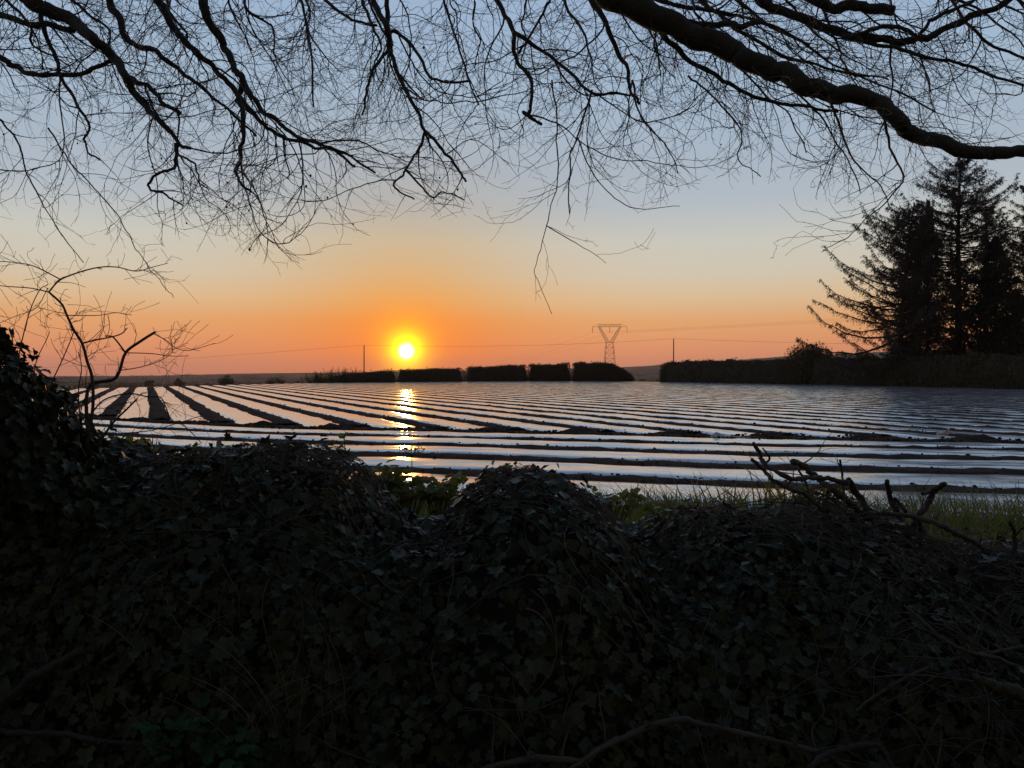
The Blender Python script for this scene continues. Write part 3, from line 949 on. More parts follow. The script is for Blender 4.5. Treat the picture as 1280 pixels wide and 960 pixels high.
def build_beech():
    root = thing('beech_tree', 'bare beech overhanging the view, its drooping twigs filling the top', 'tree', TRUNK)
    tb = Tubes()
    hs = np.linspace(0, 9, 24)
    ax = np.stack([.25 * np.sin(hs * .5), .3 * np.sin(hs * .35 + 1) - .25, hs], 1)
    rr = .36 * (1 - hs / 14) + .22 * np.exp(-hs / .25)
    tb.add(ax, rr, 16)
    tb.build('trunk', M['bark'], root)
    # more limbs seen only as a mesh of smaller boughs along the top of the picture
    limbs = list(LIMBS)
    rs = random.Random(3)
    for i in range(26):
        x = -60 + i * 54 + rs.uniform(-20, 20)
        y = rs.uniform(-70, -10)
        sl = np.interp(x, [0, 500, 700, 1280], [.8, .15, .3, 1.0]) * rs.uniform(.3, 1.3)
        pts = [(x, y)]
        for k in range(5):
            x += sl * rs.uniform(18, 48); y += rs.uniform(16, 38)
            pts.append((x + rs.gauss(0, 8), y))
        d = rs.uniform(4.6, 7.2)
        limbs.append((pts, rs.uniform(3, 6), 1.2, d, d - rs.uniform(0, .8), 1.1))
    for li, (px, d0, d1, z0, z1, dens) in enumerate(limbs):
        px = np.array(px, float)
        ln = np.concatenate([[0], np.cumsum(np.hypot(*np.diff(px, axis=0).T))]); ln /= ln[-1]
        dep = z0 + (z1 - z0) * ln + np.array([random.gauss(0, .03) for _ in ln])
        P3 = np.array([at(a, b, d) for (a, b), d in zip(px, dep)])
        rad = (d0 + (d1 - d0) * ln ** .8) * dep / F / 2
        arr = np.concatenate([P3, rad[:, None]], 1)
        C = catmull(arr, 9 if d0 > 20 else 7)
        kk = np.arange(len(C)) * (.16 if d0 > 20 else .3)
        amp = np.minimum(.022, .010 + C[:, 3] * .4) * np.minimum(1, np.arange(len(C)) / 4)
        for j in range(3):
            C[:, j] += fbm(kk + li * 7.7, np.full(len(C), j * 3.1 + li), 3) * amp * 1.6
        C[:, 3] *= 1 + (.12 if d0 > 20 else .28) * fbm(kk * 2 + li, np.full(len(C), 55.5 + li), 2)
        C[:, 3] = np.maximum(C[:, 3], .0012)
        vis0 = 0
        if px[0, 1] < 0 or px[0, 0] < 0:
            # carry the limb back, out of the picture, to the trunk
            s = C[0, :3]; tdir = unit(C[0, :3] - C[3, :3])
            hz = random.uniform(3.6, 8.5) if d0 < 20 else 4.6
            e = TRUNK + np.array([.1 * math.sin(hz), -.1, hz])
            m1 = s + tdir * .9 + np.array([0, 0, .25]); m2 = e + (s - e) * .25 + np.array([0, 0, .5])
            tt = np.linspace(1, 0, 22)[:-1, None]
            ext = (1 - tt) ** 3 * s + 3 * (1 - tt) ** 2 * tt * m1 + 3 * (1 - tt) * tt ** 2 * m2 + tt ** 3 * e
            er = C[0, 3] * (1 + .8 * tt)
            C = np.vstack([np.concatenate([ext, er], 1), C]); vis0 = len(ext)
        bt = Tubes(); bt.add(C[:, :3], C[:, 3], 10 if d0 > 9 else 6)
        br = bt.build('branch', M['bark'] if d0 > 5 else M['twig'], root, None)
        for v in [br.data]:
            v.transform(Matrix.Translation(Vector(-TRUNK)))
        tw = Tubes()
        lim = crown_limit(max(0, px[-1, 1] + 8 - np.interp(px[-1, 0], LBX, LBY)) if px[-1, 1] > 300 else 0)
        i = vis0
        seglen = np.linalg.norm(np.diff(C[:, :3], axis=0), axis=1)
        acc = random.uniform(0, .05)
        for i in range(vis0, len(C) - 1):
            acc += seglen[i]
            while acc > 0:
                acc -= random.uniform(.06, .14) / dens
                p = C[i, :3] + (C[i + 1, :3] - C[i, :3]) * random.random()
                T = unit(C[i + 1, :3] - C[i, :3])
                axp = np.array([random.gauss(0, 1), random.gauss(0, 1), random.gauss(0, .8)])
                axp -= T * (axp @ T); axp = unit(axp)
                d = unit(T * .8 + axp * random.uniform(.5, 1.0) + np.array([0, 0, -.22]))
                thick = C[i, 3]
                L = random.uniform(.25, .75) * (1.25 if thick > .008 else .8)
                r0 = min(thick * .65, random.uniform(.0022, .0048))
                if random.random() < .24 and thick > .004:
                    L *= 1.8; r0 = min(thick * .65, random.uniform(.0042, .0075))
                grow(tw, p, d, L, r0, 0, .10, lim, 2, .03 if px[:, 0].mean() < 420 else .008, r_end=.0009, sp=.75)
        o = tw.build('twigs', M['twig'], br)
        if o:
            o.data.transform(Matrix.Translation(Vector(-TRUNK)))
            tag(o, kind='stuff')


build_beech()


# ------------------------------------------------------------------ bare shrub on the left
def build_shrub():
    D = 2.95
    base = at(112, 500, D)
    root = thing('bare_shrub', 'bare thorny shrub with forked budding stems against the orange sky', 'shrub', (base[0], base[1], .9))
    L0 = np.array([base[0], base[1], .9])
    stems = [
        ([(108, 560), (116, 510), (115, 472), (109, 452), (103, 430), (92, 412), (84, 395), (77, 380), (61, 365)], 5.5, 3),
        ([(61, 365), (75, 350), (100, 340), (125, 334), (147, 334), (170, 339), (190, 334), (210, 329)], 2.6, .9),
        ([(75, 349), (50, 336), (32, 330), (0, 327), (-30, 332)], 2, 1),
        ([(61, 365), (37, 360), (0, 357), (-20, 350)], 2, 1.2),
        ([(84, 394), (105, 394.5), (125, 394), (145, 391), (165, 394)], 1.6, .8),
        ([(103, 429), (120, 425), (140, 421), (152, 417), (159, 410)], 2.6, 1.5),
        ([(110, 545), (108, 500), (115, 480), (140, 475), (149, 465), (157, 441), (175, 427), (194, 415)], 6, 3.8),
        ([(157, 441), (142, 422), (131, 420)], 2.8, 1.6),
        ([(192, 417), (207, 425), (220, 435), (237, 438), (269, 429)], 1.5, .8),
        ([(160, 441), (190, 442), (212, 445), (236, 445)], 1.7, .9),
        ([(150, 463), (175, 459), (200, 451), (215, 440), (214, 425)], 1.5, .8),
        ([(20, 470), (25, 437), (37, 390), (50, 362), (60, 356)], 2.2, 1.1),
        ([(55, 500), (66, 475), (80, 445), (92, 415), (88, 412)], 2, 1.1),
        ([(60, 360), (45, 385), (20, 395), (-10, 408)], 1.2, .8),
        ([(112, 520), (130, 500), (160, 492), (185, 496), (202, 498), (214, 524), (231, 533), (252, 554)], 2.5, 1.2),
        ([(120, 560), (140, 530), (160, 510), (172, 498)], 4, 2),
        ([(118, 540), (90, 510), (60, 490), (30, 484)], 2.5, 1),
        ([(125, 545), (150, 542), (190, 538), (225, 528), (250, 520)], 2.2, .9),
        ([(100, 520), (98, 490), (102, 460), (98, 440)], 2, 1),
        ([(40, 480), (46, 450), (58, 425), (62, 415)], 1.8, .9),
    ]
    for k, (px, a, b) in enumerate(stems):
        px = np.array(px, float)
        ln = np.linspace(0, 1, len(px))
        d = D + .12 * math.sin(k * 2.3) * ln + .04 * math.sin(k)
        arr = np.array([[*at(x, y, dd), .85 * (a + (b - a) * t) * dd / F / 2] for (x, y), dd, t in zip(px, d, ln)])
        C = catmull(arr, 5)
        t1 = Tubes(); t1.add(C[:, :3] - L0, C[:, 3], 6)
        st = t1.build('stem', M['twig'], root)
        tw = Tubes()
        for i in range(2, len(C) - 1):
            if random.random() < .4:
                T = unit(C[i + 1, :3] - C[i, :3])
                ax = np.array([random.gauss(0, 1), random.gauss(0, .7), random.gauss(.5, 1)]); ax -= T * (ax @ T); ax = unit(ax)
                dr = unit(T * .7 + ax * .8)
                grow(tw, C[i, :3] - L0, dr, random.choice([.02, .03, .04, .05, .10]), min(.0018, C[i, 3] * .6), 1, -.05, None, 2, 0, .0009, .16, .8)
        o = tw.build('twigs', M['twig'], st)
        if o:
            tag(o, kind='stuff')


build_shrub()

# ------------------------------------------------------------------ sticks lying on the bank
def stick(segs, label, m='stick', cat='stick', group='dead sticks on the bank', ridge=None, lift=.05, twiggy=.25, name='dead_branch'):
    """segs: list of (pixel points, start dia px, end dia px); first is the main limb, the rest side limbs"""
    built = []
    for k, (px, a, b) in enumerate(segs):
        px = np.array(px, float)
        if ridge:
            P = np.array([at(x, y, ridge + .06 * math.sin(i * 1.3 + k)) for i, (x, y) in enumerate(px)])
        else:
            P = np.array([on_bank(x, y, lift) for x, y in px])
            dd = P[:, 1].copy()
            if len(dd) > 2:
                dd[1:-1] = (dd[:-2] + dd[1:-1] + dd[2:]) / 3
            dd = np.minimum(dd, P[:, 1] + .01)
            P = np.array([at(x, y, d) for (x, y), d in zip(px, dd)])
        ln = np.linspace(0, 1, len(px))
        rad = (a + (b - a) * ln) * P[:, 1] / F / 2
        C = catmull(np.concatenate([P, rad[:, None]], 1), 6)
        C[1:-1, :3] += rng.normal(0, 1, (len(C) - 2, 3)) * C[1:-1, 3:] * .18
        C[:, 3] *= rng.uniform(.85, 1.15, len(C))
        built.append(C)
    L0 = built[0][len(built[0]) // 2, :3]
    root = None
    for k, C in enumerate(built):
        t = Tubes(); t.add(C[:, :3] - L0, C[:, 3], 8)
        for i in range(3, len(C) - 1):
            if random.random() < twiggy * .3:
                T = unit(C[i + 1, :3] - C[i, :3])
                ax = np.array([random.gauss(0, 1), random.gauss(0, .6), random.gauss(.3, 1)]); ax -= T * (ax @ T); ax = unit(ax)
                grow(t, C[i, :3] - L0, unit(T * .5 + ax), random.uniform(.06, .22), min(.004, C[i, 3] * .5), 1, 0, None, 2, 0, .001, .16, .5)
        if k == 0:
            o = t.build(name, M[m]); o.location = L0
            tag(o, label, cat, group); root = o
        else:
            t.build('side_branch', M[m], root)
    return root


stick([([(942, 554), (950, 567), (956, 580), (971, 590), (990, 599), (1012, 597), (1039, 599), (1061, 604)], 5, 6.5),
       ([(939, 574), (957, 590), (965, 600), (990, 612), (1009, 619), (1030, 640)], 4.5, 6),
       ([(956, 580), (962, 572), (953, 560)], 3, 2)],
      'dark forked dead branch reaching left over the plastic strips from the ivy crest', ridge=3.2)
stick([([(991, 577), (1004, 582), (1020, 596), (1039, 611), (1050, 619), (1067, 632), (1080, 650)], 7, 8.5),
       ([(998, 586), (1009, 608), (1011, 632)], 3, 4)],
      'thick broken branch sloping down right in the middle of the branch heap', ridge=3.3)
stick([([(1061, 600), (1069, 614), (1078, 627), (1088, 650)], 7.5, 8)],
      'short thick dead branch stump leaning left at the right end of the branch heap', ridge=3.28, m='rotten')
stick([([(1050, 575), (1052, 589), (1054, 606), (1056, 640)], 2.6, 3.5), ([(1052, 586), (1046, 576)], 2, 1.5)],
      'thin upright twig with a small fork standing out of the branch heap', ridge=3.24)
stick([([(1109, 601), (1113, 622), (1121, 641), (1132, 663), (1141, 684)], 6, 9), ([(1118, 623), (1126, 632), (1132, 640)], 4.5, 5)],
      'upright splintered dead stump standing apart, left of the crooked one with a stubby arm', ridge=3.3, m='rotten')
stick([([(1181, 605), (1168, 614), (1157, 633), (1146, 647), (1140, 668)], 7, 7.5), ([(1169, 612), (1161, 615), (1153, 617)], 5.5, 4.5)],
      'crooked dead stick leaning right against the tall grass, a stubby arm at its tip', ridge=3.32, m='rotten')
stick([([(1149, 646), (1150, 662), (1149, 682)], 6, 6.5)], 'short upright peg of dead wood under the crooked stick', ridge=3.26, m='rotten')
stick([([(1085, 641), (1099, 642), (1132, 644), (1162, 652), (1190, 664), (1217, 677), (1236, 692), (1262, 712)], 5, 7.5)],
      'long grey bare branch sloping down to the right across the low end of the bank', ridge=3.15, twiggy=.5)
stick([([(1263, 652), (1268, 671), (1266, 697), (1258, 720)], 5, 6), ([(1267, 672), (1278, 660), (1290, 655)], 3, 2)],
      'short upright dead stem by the tall grass near the right edge', ridge=3.1, m='rotten')
stick([([(985, 656), (1030, 662), (1067, 668), (1116, 679), (1162, 693), (1200, 712)], 2.4, 2)],
      'long thin dry bramble stem lying just below the branch heap', twiggy=.6)
stick([([(1218, 718), (1227, 720), (1253, 725), (1280, 728), (1310, 735)], 5, 6)],
      'pale smooth stick poking in from the right edge above the brambles', lift=.12)
stick([([(1130, 757), (1147, 770), (1180, 800), (1213, 815), (1243, 822), (1280, 837), (1310, 850)], 2.5, 6.5), ([(1187, 740), (1200, 750), (1210, 762), (1235, 790)], 2.2, 2)],
      'pale curved branch running in from the right edge, above the mossy log', lift=.14, twiggy=.7)
stick([([(1070, 890), (1085, 876), (1110, 860), (1147, 840), (1193, 823), (1253, 813), (1290, 806)], 3.5, 4.5)],
      'thin grey branch rising to the right across the ivy, above the mossy log', lift=.1, twiggy=.7)
stick([([(1080, 848), (1087, 847), (1147, 844), (1220, 852)], 2.2, 2.4)],
      'thin straight twig lying level, its end against the mossy log', lift=.12)
stick([([(1218, 849), (1232, 852), (1247, 857), (1270, 864), (1300, 873)], 11, 17)],
      'thick moss covered log end at the right edge', 'moss', 'log', group=None, lift=.2, twiggy=0, name='mossy_log')
stick([([(600, 966), (620, 958), (670, 947), (728, 952), (749, 937), (795, 914), (849, 900), (880, 906), (919, 914), (971, 927), (1028, 942), (1060, 962)], 9, 6),
       ([(749, 937), (735, 946), (700, 972)], 6, 5)],
      'long crooked fallen branch lying along the foot of the bank', lift=.1, twiggy=.25)
stick([([(1010, 960), (1033, 943), (1067, 933), (1097, 932), (1107, 943), (1118, 964)], 8, 6)],
      'short arched branch at the bottom edge, right of the long crooked fallen branch', 'rotten', lift=.14, twiggy=.2)
stick([([(1022, 945), (1015, 913), (1030, 890), (1020, 853), (1025, 820)], 3.2, 1.6)],
      'wavy thin vine climbing from the arched branch at the bottom', lift=.07, twiggy=.6)
stick([([(958, 872), (980, 870), (1003, 853), (1023, 843), (1050, 835)], 2, 1.4), ([(958, 872), (960, 900), (955, 920)], 2, 1.5)],
      'thin bent twig lying on the ivy left of the wavy vine', lift=.07, twiggy=.5)
stick([([(-20, 897), (0, 881), (42, 847), (70, 830), (104, 812)], 16, 9)],
      'thick fallen bough slanting up in the bottom left corner', 'rotten', 'log', group=None, lift=.1, twiggy=.1, name='fallen_bough')
stick([([(-20, 912), (0, 914), (83, 918), (125, 927), (187, 931), (215, 940)], 8, 5)],
      'long level root lying below the slanting bough at bottom left', 'rotten', 'root', group=None, lift=.1, twiggy=.2, name='exposed_root')
for k, (pts, lb) in enumerate([
        ([(1127, 690), (1160, 730), (1200, 790), (1240, 860)], 'dry bramble runner trailing steeply below the crooked dead stick'),
        ([(1090, 700), (1130, 720), (1190, 735), (1250, 780), (1285, 800)], 'dry bramble runner crossing below the long grey bare branch'),
        ([(1180, 690), (1190, 740), (1230, 800), (1285, 830)], 'dry bramble runner curving down to the right edge above the curved branch'),
        ([(1120, 890), (1160, 920), (1200, 958)], 'short bramble runner near the bottom right corner'),
        ([(1190, 950), (1225, 925), (1260, 925), (1290, 940)], 'looping bramble runner in the bottom right corner'),
        ([(800, 720), (850, 740), (880, 775), (900, 790)], 'thin bramble runner on the dark ivy face below the grassy dip'),
        ([(425, 752), (428, 790), (445, 808), (470, 818)], 'hooked pale bramble runner on the dark ivy left of the middle'),
        ([(310, 680), (360, 650), (400, 642)], 'faint thin bramble runner high on the ivy under the left crest')]):
    stick([(pts, 1.8, 1.2)], lb, 'stick', 'bramble', 'bramble runners', lift=.07, twiggy=.5, name='bramble_runner')


def brushwood(n, region, label):
    t = Tubes(); x0, y0, x1, y1 = region
    L0 = on_bank((x0 + x1) / 2, (y0 + y1) / 2, .05)
    for i in range(n):
        px = rng.uniform(x0, x1); py = y0 + (y1 - y0) * rng.random() ** 1.4
        p = on_bank(px, py, .05)
        a = rng.choice([-.5, -.9, .35, 2.6, -2.2]) + rng.normal(0, .35)
        x, d = p[0], p[1]; L = rng.uniform(.15, .55); cv = rng.normal(0, .8); pts = []
        k0 = rng.uniform(.03, .09)
        for j in range(9):
            x += math.cos(a) * L / 9; d += math.sin(a) * L / 9 * .6; a += cv / 9 + rng.normal(0, .12)
            nn = bank_n(np.array([x]), np.array([d]))[0]
            pts.append(np.array([x, d, float(bank_z(np.array([x]), np.array([d]))[0])]) + nn * (k0 + .05 * math.sin(j / 8 * math.pi)) - L0)
        r = rng.uniform(.0014, .0034)
        t.add(pts, np.linspace(r, r * .4, 9), 4)
        for j in range(2, 8):
            if rng.random() < .3:
                e = unit(pts[j] - pts[j - 1]) + rng.normal(0, .6, 3) + [0, -.2, .2]
                t.add([pts[j], pts[j] + e * .03, pts[j] + e * rng.uniform(.05, .1) + rng.normal(0, .008, 3)], [r * .6, r * .5, r * .25], 3)
    o = t.build('brushwood', M['stick']); o.location = L0
    tag(o, label, 'brushwood')


brushwood(120, (1060, 665, 1290, 860), 'tangle of thin dry twigs heaped over the low right end of the bank')
brushwood(45, (980, 632, 1110, 680), 'clump of fine broken twigs caught beneath the forked dead branches on the crest')

# ------------------------------------------------------------------ dry stalks and weeds on the bank
def stalks(px, py, n, h, spread, label, lean=0.0):
    b = on_bank(px, py, .02)
    t = Tubes()
    for i in range(n):
        p = np.array([rng.normal(0, spread), rng.normal(0, .03), 0])
        d = unit(np.array([lean + rng.normal(0, .35), -.25 + rng.normal(0, .12), 1]))
        L = h * rng.uniform(.5, 1.15); m = 9
        cv = rng.normal(0, .12)
        pts = [p]
        for k in range(m):
            d = unit(d + np.array([cv, rng.normal(-.01, .03), -.03 * k / m + rng.normal(0, .02)]))
            p = p + d * L / m; pts.append(p)
        r = rng.uniform(.0012, .0022)
        t.add(pts, np.linspace(r, r * .5, m + 1), 4)
    o = t.build('dry_stalks', M['straw']); o.location = b
    tag(o, label, 'dry grass', 'tufts of dry stalks')


stalks(335, 935, 16, .42, .06, 'tall fan of dry grass stalks above the green weed at the bottom')
stalks(355, 930, 9, .30, .05, 'small upright tuft of dry stalks just right of the tall fan', .1)
stalks(440, 900, 4, .36, .03, 'few long pale stalks hanging on the ivy left of the middle', -.1)
stalks(700, 930, 6, .34, .05, 'sparse dry stalks at the foot of the middle mound', -.25)
stalks(780, 850, 3, .22, .05, 'two or three dry stems on the ivy right of the middle mound')
stalks(190, 860, 5, .3, .06, 'thin dry stalks on the dark face near the slanting bough')
stalks(285, 800, 4, .25, .05, 'thin leaning stalks on the dark face left of the tall fan', -.5)


def weed(base, n, size, h, label, m='weed', spread=.12, name='weed_plant', group='leafy weeds'):
    root = thing(name, label, 'plant', base, group)
    st = Tubes(); P = []; N = []; T = []; S = []
    for i in range(n):
        a = rng.uniform(0, 6.28); rr = spread * math.sqrt(rng.random())
        top = np.array([math.cos(a) * rr, math.sin(a) * rr * .8, h * rng.uniform(.35, 1.0)])
        b0 = np.array([top[0] * .3, top[1] * .3, -.08])
        mid = (b0 + top) / 2 + np.array([0, 0, .03])
        st.add(catmull([b0, mid, top], 3), np.full(7, .0022), 4)
        for k in range(3):
            b = a + rng.normal(0, 1.4)
            dirv = np.array([math.cos(b), math.sin(b), rng.uniform(-.3, .45)])
            P.append(top + rng.normal(0, .012, 3)); T.append(dirv); N.append(np.array([rng.normal(0, .45), rng.normal(0, .45) - .25, 1]))
            S.append(size * rng.uniform(.6, 1.2))
    st.build('stem', M['weed_dark'] if m == 'weed_dark' else M['weed'], root)
    S = np.array(S)
    v, f = cards(np.array(P), np.array(N), np.array(T), S * .95, S, 'lobed')
    o = mesh_np('leaves', v, f, M[m], root, smooth=False); tag(o, kind='stuff')


def w3(px, py, d):
    p = at(px, py, d); p[2] = min(p[2], CAM_Z)
    return p


weed(w3(466, 628, 3.8), 34, .062, .17, 'yellow-green leafy weed under the right flank of the left crest', spread=.13)
weed(w3(508, 640, 3.9), 38, .062, .18, 'yellow-green leafy weed in the middle of the grassy hollow between two mounds', spread=.14)
weed(w3(548, 640, 3.85), 30, .058, .16, 'green leafy weed against the left flank of the middle mound', spread=.12)
weed(w3(140, 574, 3.6), 18, .05, .10, 'bright green weed at the foot of the bare shrub', spread=.12)
weed(w3(185, 580, 3.6), 14, .05, .08, 'low brownish green weed right of the bare shrub', spread=.12)
weed(w3(764, 648, 3.9), 28, .05, .13, 'green leafy weed on the right shoulder of the middle mound', spread=.14)
weed(w3(835, 652, 4.2), 24, .05, .10, 'low weed in the grass left of the branch heap', spread=.14)
weed(w3(1030, 640, 3.5), 22, .045, .10, 'leafy sprigs growing through the heap of dead branches', spread=.12)
weed(on_bank(225, 950, .03), 16, .055, .12, 'dark green weed growing at the foot of the bank, left of the dry stalks', 'weed_dark', .10)
weed(on_bank(300, 950, .03), 14, .055, .10, 'dark green weed growing at the foot of the dry stalks', 'weed_dark', .10)


def umbel():
    b = at(513, 640, 5.0)
    root = thing('dried_umbel', 'dried flower head on a thin stalk in front of the pale strips', 'plant', b)
    t = Tubes(); top = np.array([.01, 0, .36])
    t.add(catmull([[0, 0, -.1], [.01, 0, .15], top], 4), np.full(9, .003), 4); t.build('stem', M['straw'], root)
    t = Tubes()
    for k in range(16):
        a = k * 2.4; e = top + np.array([math.cos(a), math.sin(a), 0]) * .09 * math.sqrt((k + 1) / 16) + np.array([0, 0, .05])
        t.add([top, (top + e) / 2 + [0, 0, -.006], e], [.0016, .0014, .0014], 3)
        for j in range(4):
            t.blob(e + rng.normal(0, .008, 3), .0045)
    t.build('flower_head', M['straw'], root)


umbel()


def upright_weed(px, py, d, h, label, seed, lean=0):
    b = at(px, py, d)
    root = thing('leafy_stem', label, 'plant', b, 'upright leafy stems')
    r = np.random.default_rng(seed)
    C = catmull([[0, 0, -.05], [lean * .3 + .01, 0, h * .4], [lean * .7 - .005, 0, h * .75], [lean, 0, h]], 5)
    t = Tubes(); t.add(C, np.linspace(.003, .0014, len(C)), 5); t.build('stem', M['twig'], root)
    P = []; T = []
    for i in range(3, len(C)):
        for k in range(2):
            a = r.uniform(0, 6.28)
            P.append(C[i]); T.append([math.cos(a), math.sin(a), r.uniform(-.1, .7)])
    P = np.array(P); T = np.array(T); n = len(P)
    s = r.uniform(.02, .045, n)
    v, f = cards(P, r.normal(0, .6, (n, 3)) + [0, -.3, .8], T, s * .7, s, 'quad')
    o = mesh_np('leaves', v, f, M['weed'], root, smooth=False); tag(o, kind='stuff')


upright_weed(432, 598, 3.4, .20, 'upright leafy stem rising past the pale strips at the end of the left crest', 4)
upright_weed(418, 590, 3.45, .12, 'small leafy sprig close beside the upright leafy stem on the left crest', 5, -.03)
upright_weed(633, 606, 3.3, .07, 'small pointed sprig on the top of the middle mound', 6)
upright_weed(352, 572, 3.35, .07, 'short leafy sprig on the highest part of the left crest', 8, .03)
upright_weed(255, 580, 3.4, .09, 'short leafy sprig at the left end of the left crest', 9, -.03)


# ------------------------------------------------------------------ verge grass
def verge():
    n = 85000
    x = rng.uniform(-9, 11, n); off = rng.uniform(9.0, 16.5, n)
    y = head_y(x, 0) - off * 1.02
    dens = np.clip(.55 + 1.3 * vnoise(x * .7, y * .7), .1, 1)
    ok = (y > 3.6) & (rng.random(n) < dens)
    x, y = x[ok], y[ok]
    n = len(x)
    # taller clump on the right and tufts along the field edge
    tall = .12 + .12 * np.clip(vnoise(x * 1.1, y * 1.1) * 3, 0, 1) + .34 * np.exp(-(((x - 4.6) / 1.5) ** 2 + ((y - 7.0) / 1.6) ** 2)) + .12 * sstep(x, .8, 1.8) * (1 - sstep(x, 3.4, 4.6)) * np.clip(.4 + 2 * vnoise(x * 2.5, y * 2), 0, 1)
    z0 = np.where(y < 5, np.maximum(bank_z(x, y), 0), 0) - .02
    h = tall * np.clip(np.exp(rng.normal(0, .3, n)), .3, 1.5)
    w = rng.uniform(.004, .009, n)
    a = rng.uniform(0, 6.28, n)
    lean = rng.normal(0, .42, (n, 2)) * np.exp(rng.normal(0, .4, (n, 1))) + np.array([-.10, 0])
    dx = np.stack([np.cos(a), np.sin(a)], 1) * w[:, None]
    P0 = np.stack([x, y, z0], 1)
    lv = []
    for t, ww in ((0, 1), (.5, .8), (.85, .4)):
        c = P0 + np.concatenate([lean * (h * t ** 1.8)[:, None] * 1.2, (h * t * (1 - .15 * t))[:, None]], 1)
        e = np.concatenate([dx * ww, np.zeros((n, 1))], 1)
        lv += [c - e, c + e]
    tip = P0 + np.concatenate([lean * h[:, None] * 1.35, (h * .95)[:, None]], 1)
    V = np.stack(lv + [tip], 1)
    q = np.array([[0, 1, 3, 2], [2, 3, 5, 4]]); t3 = np.array([[4, 5, 6]])
    o7 = (np.arange(n) * 7)[:, None, None]
    dry = rng.random(n) < .22
    for nm, sel, mm, lb in (('grass', ~dry, M['grass'], 'tufted green grass on the verge between the bank and the plastic strips'),
                            ('dry_grass', dry, M['straw'], 'dry straw coloured grass blades mixed through the green verge')):
        m = sel.sum(); o7 = (np.arange(m) * 7)[:, None, None]
        ob = mesh_np(nm, V[sel].reshape(-1, 3), [(q[None] + o7).reshape(-1, 4), (t3[None] + o7).reshape(-1, 3)], mm, smooth=False)
        tag(ob, lb, 'grass', kind='stuff')


verge()


# ------------------------------------------------------------------ hedges, trees beyond the field
def leafcloud(P, N, size, jitter=.5):
    n = len(P)
    s = size * np.exp(rng.normal(0, .35, n))
    return cards(P, unit(N + rng.normal(0, jitter, (n, 3))), rng.normal(0, 1, (n, 3)), s * .8, s, 'quad')


def hedge(A, B, hA, hB, thick, label, n, size, cat='hedge', group='clipped hedge blocks along the far edge', taper_b=0.0, rough=.12, name='clipped_hedge', basez=-.3, taper_a=0.0, spikes=0):
    A = np.array(A, float); B = np.array(B, float)
    L = np.linalg.norm(B - A); u = (B - A) / L; nrm = np.array([-u[1], u[0]])
    mid = (A + B) / 2
    root = thing(name, label, cat, (mid[0], mid[1], 0), group)

    def prof(s, c):
        """s along 0..1, c around 0..1 (front foot, up, over, down) -> point, normal"""
        h = hA + (hB - hA) * s
        e = np.minimum(1, np.minimum((s * L) / np.maximum(.001, .22 + taper_a), ((1 - s) * L) / (.22 + taper_b)))
        e = np.sqrt(np.clip(e, 0.02, 1))
        h = h * e * (1 + rough * fbm(s * L / 1.6 + A[0], c * 4, 3))
        ang = c * math.pi
        k = 5.0
        ca, sa = np.cos(ang), np.sin(ang)
        rr = (np.abs(ca) ** k + np.abs(sa) ** k) ** (-1 / k)
        lat = -ca * rr * thick / 2 * (.7 + .3 * e) * (1 + rough * 1.5 * fbm(s * L / 1.3 + 9, c * 5 + A[0], 3))
        zz = sa * rr * (h - basez) + basez
        p = np.stack([A[0] + u[0] * s * L + nrm[0] * -lat, A[1] + u[1] * s * L + nrm[1] * -lat, zz], -1)
        nn = np.stack([nrm[0] * ca, nrm[1] * ca, sa], -1)
        return p, unit(nn)
    ns = max(12, int(L / .6)); nc = 17
    S, C = np.meshgrid(np.linspace(0, 1, ns), np.linspace(0, 1, nc))
    v, nn = prof(S, C)
    v = v - nn * size * .5
    idx = np.arange(S.size).reshape(S.shape)
    q = np.stack([idx[:-1, :-1], idx[:-1, 1:], idx[1:, 1:], idx[1:, :-1]], -1).reshape(-1, 4)
    L0 = np.array([mid[0], mid[1], 0])
    caps = [idx[:, 0][None, :], idx[::-1, -1][None, :]]
    mesh_np('twig_core', v.reshape(-1, 3) - L0, [q, np.concatenate(caps)], M['hedge_core'], root)
    s = rng.random(n); c = rng.random(n)
    p, nn = prof(s, c)
    p = p + nn * (np.abs(rng.normal(0, size * .7, n)) + (rng.random(n) < .08) * rng.uniform(0, .35, n))[:, None]
    vv, ff = leafcloud(p, nn, size)
    parts = [(vv, ff)]
    if spikes:
        c2 = rng.uniform(.35, .65, spikes); s2 = rng.random(spikes)
        p2, _ = prof(s2, c2)
        hh = rng.uniform(.1, .5, spikes)
        parts.append(cards(p2, rng.normal(0, 1, (spikes, 3)) * [1, 1, .1], np.array([0, 0, 1.]) + rng.normal(0, .25, (spikes, 3)), np.full(spikes, .05), hh, 'tri'))
    V, Fc = merge(parts)
    o = mesh_np('foliage', V - L0, Fc, M['hedge'], root, smooth=False); tag(o, kind='stuff')
    return root


def gp(px, d):
    return ((px - 640) / F * d, d)


